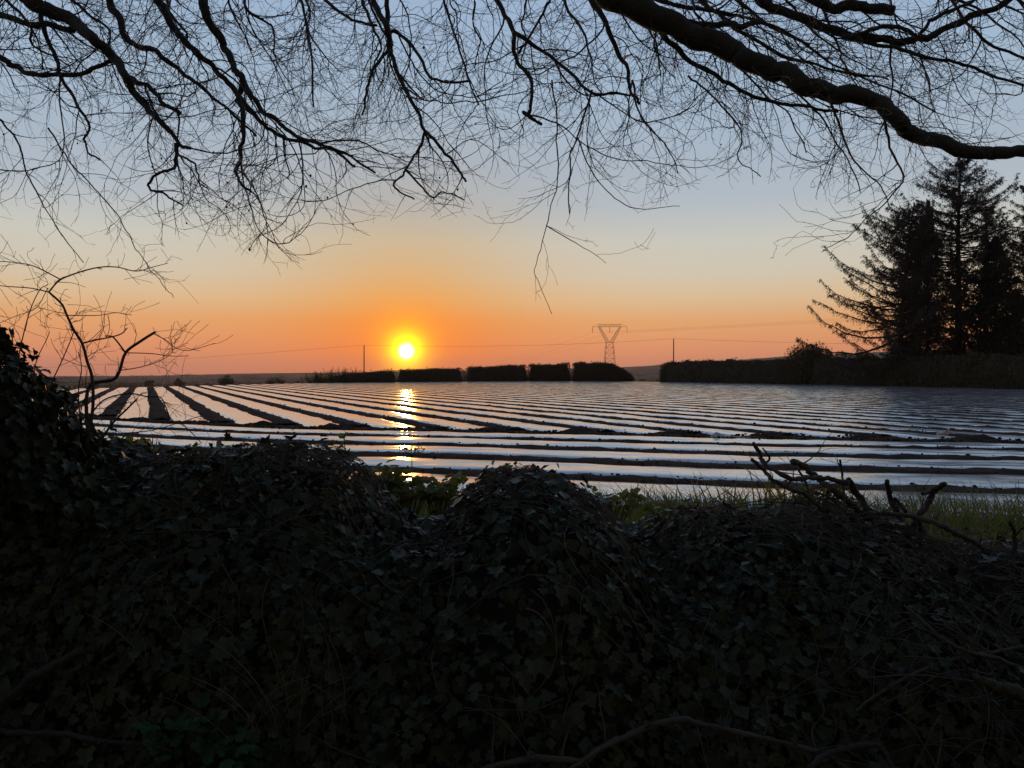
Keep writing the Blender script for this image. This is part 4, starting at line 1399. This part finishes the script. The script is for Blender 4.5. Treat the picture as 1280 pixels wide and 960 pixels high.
hedge(gp(398, 131), gp(493, 142), .75, 2.1, 2.0, 'low sloping hedge below the power pole left of the sun', 5000, .17, taper_a=5, spikes=160)
hedge(gp(498, 144), gp(576, 152), 2.1, 2.4, 2.2, 'low clipped hedge block directly below the sun', 6000, .17, spikes=160)
hedge(gp(583, 156), gp(658, 162), 2.6, 3.1, 2.4, 'clipped hedge block right of the small round bush, flat topped', 6500, .18, spikes=160)
hedge(gp(660, 163), gp(713, 163), 3.2, 3.4, 2.4, 'shortest clipped hedge block, left of the pylon', 5000, .18, spikes=160)
hedge(gp(716, 162), gp(792, 158), 3.5, 3.6, 3.0, 'bushy clipped hedge block below the pylon with a ragged right end', 8000, .2, taper_b=5, rough=.18, spikes=160)
hedge(gp(833, 148), gp(1345, 76), 3.55, 3.25, 3.4, 'long dark clipped hedge running in front of the conifers to the right edge', 42000, .19, group=None, rough=.16, name='long_hedge', spikes=1500)


def bush(px, d, w, h, label, n, size=.16, name='round_bush', group=None, bare=False, m='hedge', basez=-1.0):
    x, y = gp(px, d)
    root = thing(name, label, 'bush', (x, y, basez), group)
    t = Tubes()
    H = h - basez
    for k in range(48 if bare else 9):
        a = rng.uniform(0, 6.28)
        d0 = unit(np.array([math.cos(a) * .5, math.sin(a) * .5, rng.uniform(.6, 1.3)]))
        pts = [np.array([rng.normal(0, w * .12), rng.normal(0, w * .12), 0])]
        Lk = H * rng.uniform(.6, 1.05)
        for i in range(7):
            d0 = unit(d0 + rng.normal(0, .16, 3) + [0, 0, .03]); q = pts[-1] + d0 * Lk / 7
            q[0] = np.clip(q[0], -w / 2, w / 2); pts.append(q)
        t.add(pts, np.linspace(.04, .013, 8), 4)
        if bare:
            for i in range(3, 8):
                for j in range(3):
                    e = pts[i] + rng.normal(0, .25, 3) + [0, 0, .3]
                    t.add([pts[i], (pts[i] + e) / 2 + rng.normal(0, .04, 3), e], [.022, .018, .012], 3)
    t.build('stem', M['ctrunk'], root)
    if n:
        u = unit(rng.normal(0, 1, (n, 3)))
        az = np.arctan2(u[:, 1], u[:, 0])
        k = (1 + .34 * fbm(az * 1.6 + px, u[:, 2] * 2.2 + 3, 3)) * rng.uniform(.2, 1.1, n) ** .4
        c = np.array([0, 0, H * .5])
        P = c + u * np.array([w / 2, w / 2, H * .5]) * k[:, None]
        P[:, 2] = np.maximum(P[:, 2], .05)
        v, f = leafcloud(P, u, size)
        tw = rng.random(n) < .02
        parts = [(v, f)]
        m2 = tw.sum()
        parts.append(cards(P[tw], rng.normal(0, 1, (m2, 3)) * [1, 1, .1], np.array([0, 0, 1.]) + rng.normal(0, .35, (m2, 3)), np.full(m2, .05), rng.uniform(.3, 1.0, m2), 'tri'))
        V, Fc = merge(parts)
        o = mesh_np('foliage', V, Fc, M[m], root, smooth=False); tag(o, kind='stuff')


bush(1012, 112, 6.8, 6.0, 'rounded ragged bush poking up behind the long hedge', 15000, .2)
bush(1085, 104, 6.0, 4.2, 'low bush at the foot of the leftmost conifer behind the hedge', 9000, .2)
bush(578, 158, 1.7, 2.6, 'small round bush in the gap between two clipped hedge blocks', 900, .13)
bush(398, 133, 7.0, 1.9, 'grey bare bush at the left end of the low sloping hedge', 0, bare=True, name='bare_bush', group='bare bushes left of the power pole')
bush(424, 135, 7.0, 2.7, 'tallest grey bare bush, in the middle of the three left of the power pole', 0, bare=True, name='bare_bush', group='bare bushes left of the power pole')
bush(443, 137, 5.5, 2.4, 'grey bare bush just left of the power pole', 0, bare=True, name='bare_bush', group='bare bushes left of the power pole')
bush(283, 210, 4.6, 1.0, 'dark rounded tree crown showing over the field edge at left', 2600, .24, basez=-4)
bush(345, 230, 6.5, .5, 'low dark tree clump over the field edge left of the bare bushes', 2600, .24, basez=-4.5)


def conifer(px, d, H, label, br, n_tr=1, m='conifer', first=.12, asym=0.0, up=.25, dens=1.0, ivy=0.0, lean=0.0, basez=-.5, power=.8, trunk_r=.42, droop=.3):
    x, y = gp(px, d)
    root = thing('conifer_tree', label, 'tree', (x, y, basez), 'conifers behind the long hedge')
    H = H - basez
    hs = np.linspace(0, H, 20)
    ax = np.stack([lean * (hs / H) ** 1.5 + .12 * np.sin(hs * .4 + px), .1 * np.cos(hs * .5), hs], 1)
    t = Tubes(); t.add(ax, trunk_r * (1 - .93 * hs / H) + .03, 10)
    t.build('trunk', M['ctrunk'], root)
    lb = Tubes(); P = []; T = []; Wd = []; Ln = []
    h = first * H
    while h < H * .985:
        f = (h - first * H) / (H * (1 - first))
        a = rng.uniform(0, 6.28)
        L = br(f) * (rng.uniform(.5, 1.05) if rng.random() < .8 else rng.uniform(.2, .6))
        L *= 1 + asym * -math.cos(a)
        c = np.array([np.interp(h, hs, ax[:, 0]), np.interp(h, hs, ax[:, 1]), h])
        dirh = np.array([math.cos(a), math.sin(a), 0])
        m_ = 10
        upk = up * (.3 + .9 * f) + rng.normal(0, .16)
        dr = droop * rng.uniform(.3, 1.5)
        bendk = rng.normal(0, .18)
        pts = []
        for i in range(m_):
            s = i / (m_ - 1)
            latk = np.array([-dirh[1], dirh[0], 0]) * bendk * L * s * s
            pts.append(c + dirh * L * s + latk + np.array([0, 0, L * (upk * s - dr * s * (1 - s) * 1.1 + .10 * s ** 3)]) + rng.normal(0, .035 * L * s * .4, 3))
        pts = np.array(pts)
        lb.add(pts, np.linspace(max(.03, .012 * L + .02), .012, m_), 4)
        nt_ = int(L * 13 * dens) + 2
        s = rng.uniform(.08, 1, nt_) ** .7
        idx = s * (m_ - 1); i0 = np.minimum(idx.astype(int), m_ - 2)
        q = pts[i0] + (pts[i0 + 1] - pts[i0]) * (idx - i0)[:, None]
        sd = np.where(rng.random(nt_) < .5, -1, 1)
        lat = np.array([-dirh[1], dirh[0], 0])
        tl = (.45 + 1.2 * (1 - s)) * rng.uniform(.35, 1.1, nt_) * min(1.0, .35 + L / 6)
        td = unit(dirh[None] * rng.uniform(.1, 1.1, nt_)[:, None] + lat[None] * (sd * rng.uniform(.3, 1.1, nt_))[:, None] + np.array([0, 0, 1.])[None] * rng.normal(-.30, .42, nt_)[:, None])
        for rep in range(6):
            ss = rng.uniform(0, 1, nt_)
            P.append(q + td * (tl * ss)[:, None] + np.array([0, 0, -.25]) * (ss ** 2 * tl)[:, None]); T.append(unit(td + rng.normal(0, .75, (nt_, 3)) + [0, 0, -.1]))
            Wd.append(rng.uniform(.05, .10, nt_)); Ln.append(rng.uniform(.14, .36, nt_))
        P.append(q); T.append(td); Wd.append(np.full(nt_, .04)); Ln.append(tl)
        h += rng.uniform(.05, .15) * (1.3 - .5 * f)
    lb.build('branches', M['ctrunk'], root)
    P = np.concatenate(P); T = np.concatenate(T); n = len(P)
    parts = [cards(P, rng.normal(0, 1, (n, 3)), T, np.concatenate(Wd), np.concatenate(Ln), 'quad')]
    if ivy:
        k = int(2600 * ivy)
        hh = H * rng.uniform(0, .55, k) ; a = rng.uniform(0, 6.28, k)
        rr = (.55 + .5 * fbm(a * 1.2, hh / 2 + px, 2) + .35) * rng.uniform(.5, 1.1, k) * 1.25
        q = np.stack([np.interp(hh, hs, ax[:, 0]) + np.cos(a) * rr, np.sin(a) * rr, hh], 1)
        parts.append(leafcloud(q, np.stack([np.cos(a), np.sin(a), 0 * a], 1), .28))
    V, Fc = merge(parts)
    o = mesh_np('foliage', V, Fc, M[m], root, smooth=False); tag(o, kind='stuff')
    return root


def columnar(px, d, H, w, label, n=9000, m='conifer_green', basez=-.5, pointy=.9, loose=0.0):
    """narrow dense evergreen: trunk, ascending branches and close foliage"""
    x, y = gp(px, d)
    root = thing('columnar_evergreen', label, 'tree', (x, y, basez), 'conifers behind the long hedge')
    H = H - basez
    t = Tubes(); t.add([[0, 0, 0], [.05, 0, H * .5], [0, 0, H * .97]], [.3, .2, .03], 8); t.build('trunk', M['ctrunk'], root)
    P = []; N = []
    h = H * rng.uniform(.02, 1, n) ; a = rng.uniform(0, 6.28, n)
    f = h / H
    pr = w / 2 * np.minimum(1, (1 - f) / .45) ** pointy * (.75 + .25 * np.minimum(1, f / .2))
    k = 1 + .55 * fbm(a * 1.3 + px, h / 1.2, 3)
    rr = pr * k * rng.uniform(.3, 1.0, n) ** .45
    P = np.stack([np.cos(a) * rr, np.sin(a) * rr, h], 1)
    N = np.stack([np.cos(a), np.sin(a), .3 + 0 * a], 1)
    T = np.stack([np.cos(a) * .5, np.sin(a) * .5, np.ones(n)], 1) + rng.normal(0, .4, (n, 3))
    s = rng.uniform(.18, .45, n)
    parts = [cards(P, unit(N + rng.normal(0, .7, (n, 3))), T, s * .55, s, 'quad')]
    V, Fc = merge(parts)
    o = mesh_np('foliage', V, Fc, M[m], root, smooth=False); tag(o, kind='stuff')


conifer(1122, 99, 23.5, 'leftmost conifer with long bare branches sweeping out to the left', lambda f: 10.6 * (1 - f) ** .5 * (.55 + .45 * min(1, f / .12)), asym=.35, up=.36, dens=.9, ivy=.5, first=.08, lean=2.0)
conifer(1140, 104, 23, 'slender conifer between the leftmost one and the tallest, reaching up left', lambda f: 5.5 * (1 - f) ** .5 + .6, up=.35, dens=.8, ivy=.6, first=.2, lean=1.2)
conifer(1197, 100, 29.3, 'tallest conifer with a broad open crown and thick dark trunk', lambda f: np.interp(f, [0, .2, .45, .65, .85, 1], [4.5, 6.8, 8.6, 8.2, 5.2, 1.6]), up=.36, dens=.72, ivy=1.0, first=.1, trunk_r=.55)
conifer(1232, 108, 26, 'thin conifer half hidden behind the tallest one, to its right', lambda f: 6 * (1 - f) ** .5 + .6, up=.3, dens=.7, first=.15, ivy=.3)
conifer(1290, 101, 27, 'brownish conifer cut off by the right edge', lambda f: 6.5 * (1 - f) ** .5 + .6, up=.3, dens=1.0, first=.06, ivy=.4)
columnar(1159, 101, 24, 4.4, 'dense dark column of foliage left of the tallest conifer', 8000, m='conifer', pointy=1.0)
columnar(1243, 97, 18.6, 6.2, 'dark pointed evergreen right of the tallest conifer, much shorter than it', 15000, pointy=.75)
columnar(1270, 103, 12, 6, 'low dense evergreen filling in beside the right edge', 9000, pointy=.5)


# ------------------------------------------------------------------ poles, pylon, wires
def pole(px, top_py, d, label):
    p = at(px, top_py, d)
    gz = float(land_z(np.array([p[0]]), np.array([p[1]]))[0]) - .3
    root = thing('power_pole', label, 'pole', (p[0], p[1], gz), 'wooden power poles')
    H = p[2] - gz
    t = Tubes(); t.add([[0, 0, 0], [0, 0, H * .5], [.02, 0, H]], [.17, .15, .12], 10); t.build('shaft', M['pole'], root)
    t = Tubes(); t.add([[0, 0, H - .02], [0, 0, H + .1], [0, 0, H + .22]], [.06, .09, .05], 8); t.build('insulator', M['insul'], root)
    return p + np.array([0, 0, .15])


PA = pole(455, 432, 205, 'wooden power pole left of the sun, behind the low sloping hedge')
PB = pole(842, 424, 200, 'wooden power pole right of the pylon, behind the left end of the long hedge')


def wire(a, b, sag, label, r=.022, group=None):
    a = np.array(a, float); b = np.array(b, float)
    s = np.linspace(0, 1, 40)[:, None]
    p = a + (b - a) * s; p[:, 2] -= (4 * sag * s * (1 - s))[:, 0]
    c = p[20].copy()
    t = Tubes(); t.add(p - c, np.full(40, r), 5)
    o = t.build('power_line', M['wire']); o.location = c
    tag(o, label, 'power line', group)


wire(PA, PB, 1.0, 'thin power line strung between the two wooden poles, passing below the sun disc')
wire(at(-330, 478, 215), PA, 1.0, 'thin power line dropping away to the left from the pole beside the sun')
wire(PB, at(1420, 428, 205), 1.0, 'thin power line running right from the second wooden pole into the conifers')


def pylon():
    D = 480.0
    k = D / F
    c = at(762, 467, D)
    gz = float(land_z(np.array([c[0]]), np.array([c[1]]))[0]) - .3
    root = thing('lattice_pylon', 'steel lattice pylon with a V shaped head and level crossarm', 'pylon', (c[0], c[1], gz))
    Z = lambda py: CAM_Z + (467 - py) * k - gz
    hw = Z(428); ht = Z(408.5); hu = Z(405.5)

    def sq(w, z):
        return [np.array([sx * w, sy * w, z]) for sx, sy in ((-1, -1), (1, -1), (1, 1), (-1, 1))]
    r = .075
    body = Tubes()
    lev = np.linspace(0, hw, 11); wid = np.interp(lev, [0, hw], [5.2, 2.1])
    for i in range(10):
        A = sq(wid[i], lev[i]); B = sq(wid[i + 1], lev[i + 1])
        for j in range(4):
            body.add([A[j], B[j]], [r, r], 4)
            body.add([A[j], B[(j + 1) % 4]], [.042, .042], 4)
            body.add([A[(j + 1) % 4], B[j]], [.042, .042], 4)
            body.add([B[j], B[(j + 1) % 4]], [.05, .05], 4)
    body.build('lattice_body', M['steel'], root)
    for sx in (-1, 1):
        arm = Tubes()
        prev = None
        for i in range(8):
            t = i / 7
            cx = sx * (1.2 + (6.6 - 1.2) * t); z = hw + (ht - hw) * t; w = .95 * (1 - .45 * t)
            cur = [np.array([cx + a * w, b * 2.1 * (1 - .6 * t), z]) for a, b in ((-1, -1), (1, -1), (1, 1), (-1, 1))]
            if prev is not None:
                for j in range(4):
                    arm.add([prev[j], cur[j]], [.06, .06], 4)
                    arm.add([prev[j], cur[(j + 1) % 4]], [.05, .05], 4)
            prev = cur
        arm.build('head_arm', M['steel'], root)
    ca = Tubes()
    half = 21.5 * k
    xs = np.linspace(-half, half, 25)
    for y in (-.7, .7):
        ca.add([[-half, y * .2, ht], [-half * .68, y, ht], [half * .68, y, ht], [half, y * .2, ht]], [.065] * 4, 4)
        ca.add([[-half * .7, y, hu], [half * .7, y, hu]], [.05, .05], 4)
        for i in range(24):
            if abs(xs[i]) < half * .7 and abs(xs[i + 1]) < half * .7:
                ca.add([[xs[i], y, ht if i % 2 else hu], [xs[i + 1], y, hu if i % 2 else ht]], [.045, .045], 4)
    for sx in (-1, 1):
        ca.add([[sx * half * .7, 0, hu], [sx * half, 0, ht]], [.05, .05], 4)
        ca.add([[sx * half * .66, 0, hu], [sx * half * .64, 0, hu + .9]], [.06, .05], 4)
    ca.build('crossarm', M['steel'], root)
    ends = []
    for x in (-half, 0, half):
        ins = Tubes()
        n = 12
        zs = np.linspace(ht, ht - 3.6, n)
        ins.add(np.stack([np.full(n, x), np.zeros(n), zs], 1), np.where(np.arange(n) % 2, .17, .10), 7)
        ins.build('insulator', M['insul'], root)
        ends.append(np.array([c[0] + x, c[1], gz + ht - 3.6]))
    return ends


PE = pylon()
for e, lb, off, far in zip(PE, ('left', 'middle', 'right'), (-14, 0, 14), (-3, 0, 3)):
    wire(e, at(2200, 318, 250) + np.array([off * .3, off, 0]), 2.0, f'high voltage wire running right from the {lb} insulator of the pylon', .024, None)
    b = at(560, 463, 1250) + np.array([far * 4, 0, -1])
    wire(e, b, 6, f'high voltage wire running far off left from the {lb} insulator of the pylon', .024, None)


# ------------------------------------------------------------------ distant woods and hedgerows
def far_woods():
    P = []
    for i in range(420):
        r = math.exp(rng.uniform(math.log(330), math.log(4300))); a = R(rng.uniform(-36, 36))
        # short hedgerow or copse
        L = rng.uniform(25, 170); th = rng.normal(math.pi / 2, .7) + a
        n = int(40 + L * .8)
        s = rng.uniform(-.5, .5, n) * L
        x = r * math.sin(a) + np.sin(th) * s + rng.normal(0, 2.2, n); y = r * math.cos(a) + np.cos(th) * s + rng.normal(0, 2.2, n)
        h = (2.2 + 3.5 * rng.random() * np.clip(vnoise(s / 9 + i * 3, np.full(n, i * 1.7)) + .6, .1, 1.2))
        z = land_z(x, y) + rng.random(n) ** .7 * h
        P.append(np.stack([x, y, z], 1))
    P = np.concatenate(P); n = len(P)
    v, f = leafcloud(P, np.array([0, -1, .6])[None] + np.zeros((n, 3)), 2.2, .8)
    o = mesh_np('far_woods', v, f, M['hedge'], smooth=False)
    tag(o, 'hazy hedgerows and copses across the low country beyond the field', 'woods', kind='stuff')


far_woods()

# ------------------------------------------------------------------ haze
def haze():
    m = bpy.data.materials.new('evening haze'); m.use_nodes = True
    nt = m.node_tree; nt.nodes.remove(nt.nodes['Principled BSDF'])
    v = nt.nodes.new('ShaderNodeVolumePrincipled')
    v.inputs['Color'].default_value = (.86, .74, .78, 1)
    v.inputs['Density'].default_value = HAZE_D
    v.inputs['Anisotropy'].default_value = .55
    nt.links.new(v.outputs[0], nt.nodes['Material Output'].inputs['Volume'])
    s = 7300; z0, z1 = -90, 120
    p = np.array([[x, y, z] for z in (z0, z1) for x, y in ((-s, -s), (s, -s), (s, s), (-s, s))], float)
    q = [[3, 2, 1, 0], [4, 5, 6, 7], [0, 1, 5, 4], [1, 2, 6, 5], [2, 3, 7, 6], [3, 0, 4, 7]]
    o = mesh_np('haze', p, np.array(q), m, smooth=False)
    o['kind'] = 'stuff'; o['label'] = 'thin evening haze over the low country'; o['category'] = 'haze'


HAZE_D = 8e-5
haze()

# ------------------------------------------------------------------ sky and sun
SUN_AZ = math.atan((508 - 640) / F); SUN_EL = math.atan((467 - 439) / F * math.cos(SUN_AZ))
sd = Vector((math.sin(SUN_AZ) * math.cos(SUN_EL), math.cos(SUN_AZ) * math.cos(SUN_EL), math.sin(SUN_EL)))
w = bpy.data.worlds.new('World'); SC.world = w; w.use_nodes = True
nt = w.node_tree; nd = nt.nodes; L = nt.links
bg = nd['Background']
sky = nd.new('ShaderNodeTexSky'); sky.sky_type = 'NISHITA'; sky.sun_disc = False
sky.sun_elevation = SUN_EL; sky.sun_rotation = SUN_AZ
sky.air_density = 1.0; sky.dust_density = 1.6; sky.ozone_density = 1.6; sky.altitude = 60
STR = .12
ANTI = .25
GLOW = (((9, 8, 5), .44, 3), ((2.3, 1.9, .0), 1.05, 1.7), ((.5, .30, .0), 1.9, 2.0), ((.30, .07, 0), 4.5, 1.5))
TINTS = (((.0, .0, .93), 2.2, 2.0), ((.02, .34, .80), 7.5, 1.6), ((.07, .15, .26), 12.5, 2.2))
bg.inputs['Strength'].default_value = STR


def node(t, **k):
    n = nd.new(t)
    for a, b in k.items():
        setattr(n, a, b)
    return n


def vmath(op, a, b=None):
    n = node('ShaderNodeVectorMath', operation=op)
    for i, x in enumerate((a, b)):
        if x is None:
            continue
        if isinstance(x, (tuple, list, Vector)):
            n.inputs[i].default_value = x
        else:
            L.new(x, n.inputs[i])
    return n


def fmath(op, a, b=None):
    n = node('ShaderNodeMath', operation=op)
    for i, x in enumerate((a, b)):
        if x is None:
            continue
        if isinstance(x, (int, float)):
            n.inputs[i].default_value = x
        else:
            L.new(x, n.inputs[i])
    return n.outputs[0]


tc = node('ShaderNodeTexCoord')
dirn = vmath('NORMALIZE', tc.outputs['Generated']).outputs[0]
dp = vmath('DOT_PRODUCT', dirn, tuple(sd)).outputs['Value']
ang = fmath('DEGREES', fmath('ARCCOSINE', fmath('MINIMUM', dp, 1.0)))


def glow(col, scale, power):
    e = fmath('EXPONENT', fmath('MULTIPLY', fmath('POWER', fmath('DIVIDE', ang, scale), power), -1.0))
    n = node('ShaderNodeVectorMath', operation='SCALE'); n.inputs[0].default_value = tuple(np.array(col) / STR)
    L.new(e, n.inputs['Scale'])
    return n.outputs[0]


# evening sky: the Nishita sky, graded by elevation (blue above, apricot and rose low down) and by distance from the sun


def lin(c):
    c = np.array(c, float) / 255
    return np.where(c <= .04045, c / 12.92, ((c + .055) / 1.055) ** 2.4)


SKY = [(-90, (60, 45, 42)), (-2, (150, 100, 92)), (0.0, (214, 134, 100)), (1.0, (226, 144, 103)), (2.1, (228, 150, 104)), (3.8, (227, 165, 110)), (5.5, (219, 189, 150)),
       (7.2, (209, 198, 178)), (9.5, (200, 200, 190)), (12.2, (177, 187, 196)), (14.7, (168, 182, 196)), (20, (161, 183, 205)), (26, (154, 178, 206)), (45, (116, 144, 184)), (90, (84, 112, 164))]
sep = node('ShaderNodeSeparateXYZ'); L.new(dirn, sep.inputs[0])
el = fmath('DEGREES', fmath('ARCSINE', sep.outputs[2]))
# square-root spacing gives the low sky room in the ramp
f = fmath('SQRT', fmath('DIVIDE', fmath('ADD', fmath('MAXIMUM', el, -2.0), 2.0), 92.0))
ramp = node('ShaderNodeValToRGB'); L.new(f, ramp.inputs[0])
els = ramp.color_ramp.elements
pts = [(math.sqrt((e + 2) / 92), lin(c)) for e, c in SKY if e >= -2]
els[0].position = pts[0][0]; els[0].color = (*pts[0][1], 1)
els[1].position = pts[-1][0]; els[1].color = (*pts[-1][1], 1)
for p_, c_ in pts[1:-1]:
    x_ = els.new(p_); x_.color = (*c_, 1)
dim = node('ShaderNodeMapRange'); dim.interpolation_type = 'SMOOTHSTEP'
dim.inputs[1].default_value = 42; dim.inputs[2].default_value = 115; dim.inputs[3].default_value = 1.0 / STR; dim.inputs[4].default_value = ANTI / STR
L.new(ang, dim.inputs[0])
warm = node('ShaderNodeMapRange'); warm.inputs[1].default_value = 60; warm.inputs[2].default_value = 150
L.new(ang, warm.inputs[0])
wm = node('ShaderNodeMix'); wm.data_type = 'RGBA'; wm.blend_type = 'MULTIPLY'; L.new(warm.outputs[0], wm.inputs[0]); L.new(ramp.outputs[0], wm.inputs[6])
wm.inputs[7].default_value = (1.25, .92, .68, 1)      # rosy counter-glow opposite the sun
sc_ = node('ShaderNodeVectorMath', operation='SCALE'); L.new(wm.outputs[2], sc_.inputs[0]); L.new(dim.outputs[0], sc_.inputs['Scale'])
ns = node('ShaderNodeVectorMath', operation='SCALE'); L.new(sky.outputs[0], ns.inputs[0]); ns.inputs['Scale'].default_value = .07
cur = vmath('ADD', sc_.outputs[0], ns.outputs[0]).outputs[0]
for c, s, p in TINTS:
    cur = vmath('MULTIPLY', cur, vmath('SUBTRACT', (1, 1, 1), glow(np.array(c) * STR, s, p)).outputs[0]).outputs[0]
for c, s, p in GLOW:
    cur = vmath('ADD', cur, glow(c, s, p)).outputs[0]
L.new(cur, bg.inputs['Color'])

sl = bpy.data.lights.new('sun', 'SUN'); so = bpy.data.objects.new('sun', sl); COL.objects.link(so)
sl.energy = .5; sl.angle = R(.6); sl.color = (1.0, .38, .07)
so.rotation_euler = (-sd).to_track_quat('-Z', 'Y').to_euler()
so.location = (-20, 150, 30)

# ------------------------------------------------------------------ render settings
SC.view_settings.view_transform = 'Standard'
SC.view_settings.look = 'None'
SC.view_settings.exposure = 0
SC.view_settings.gamma = 1
SC.view_settings.use_curve_mapping = False
SC.render.engine = 'CYCLES'
SC.cycles.use_denoising = True
SC.cycles.max_bounces = 5
SC.cycles.diffuse_bounces = 2
SC.cycles.glossy_bounces = 3
SC.cycles.transmission_bounces = 3
SC.cycles.volume_bounces = 0
SC.cycles.use_light_tree = True
SC.cycles.caustics_reflective = False
SC.cycles.sample_clamp_indirect = 4.0
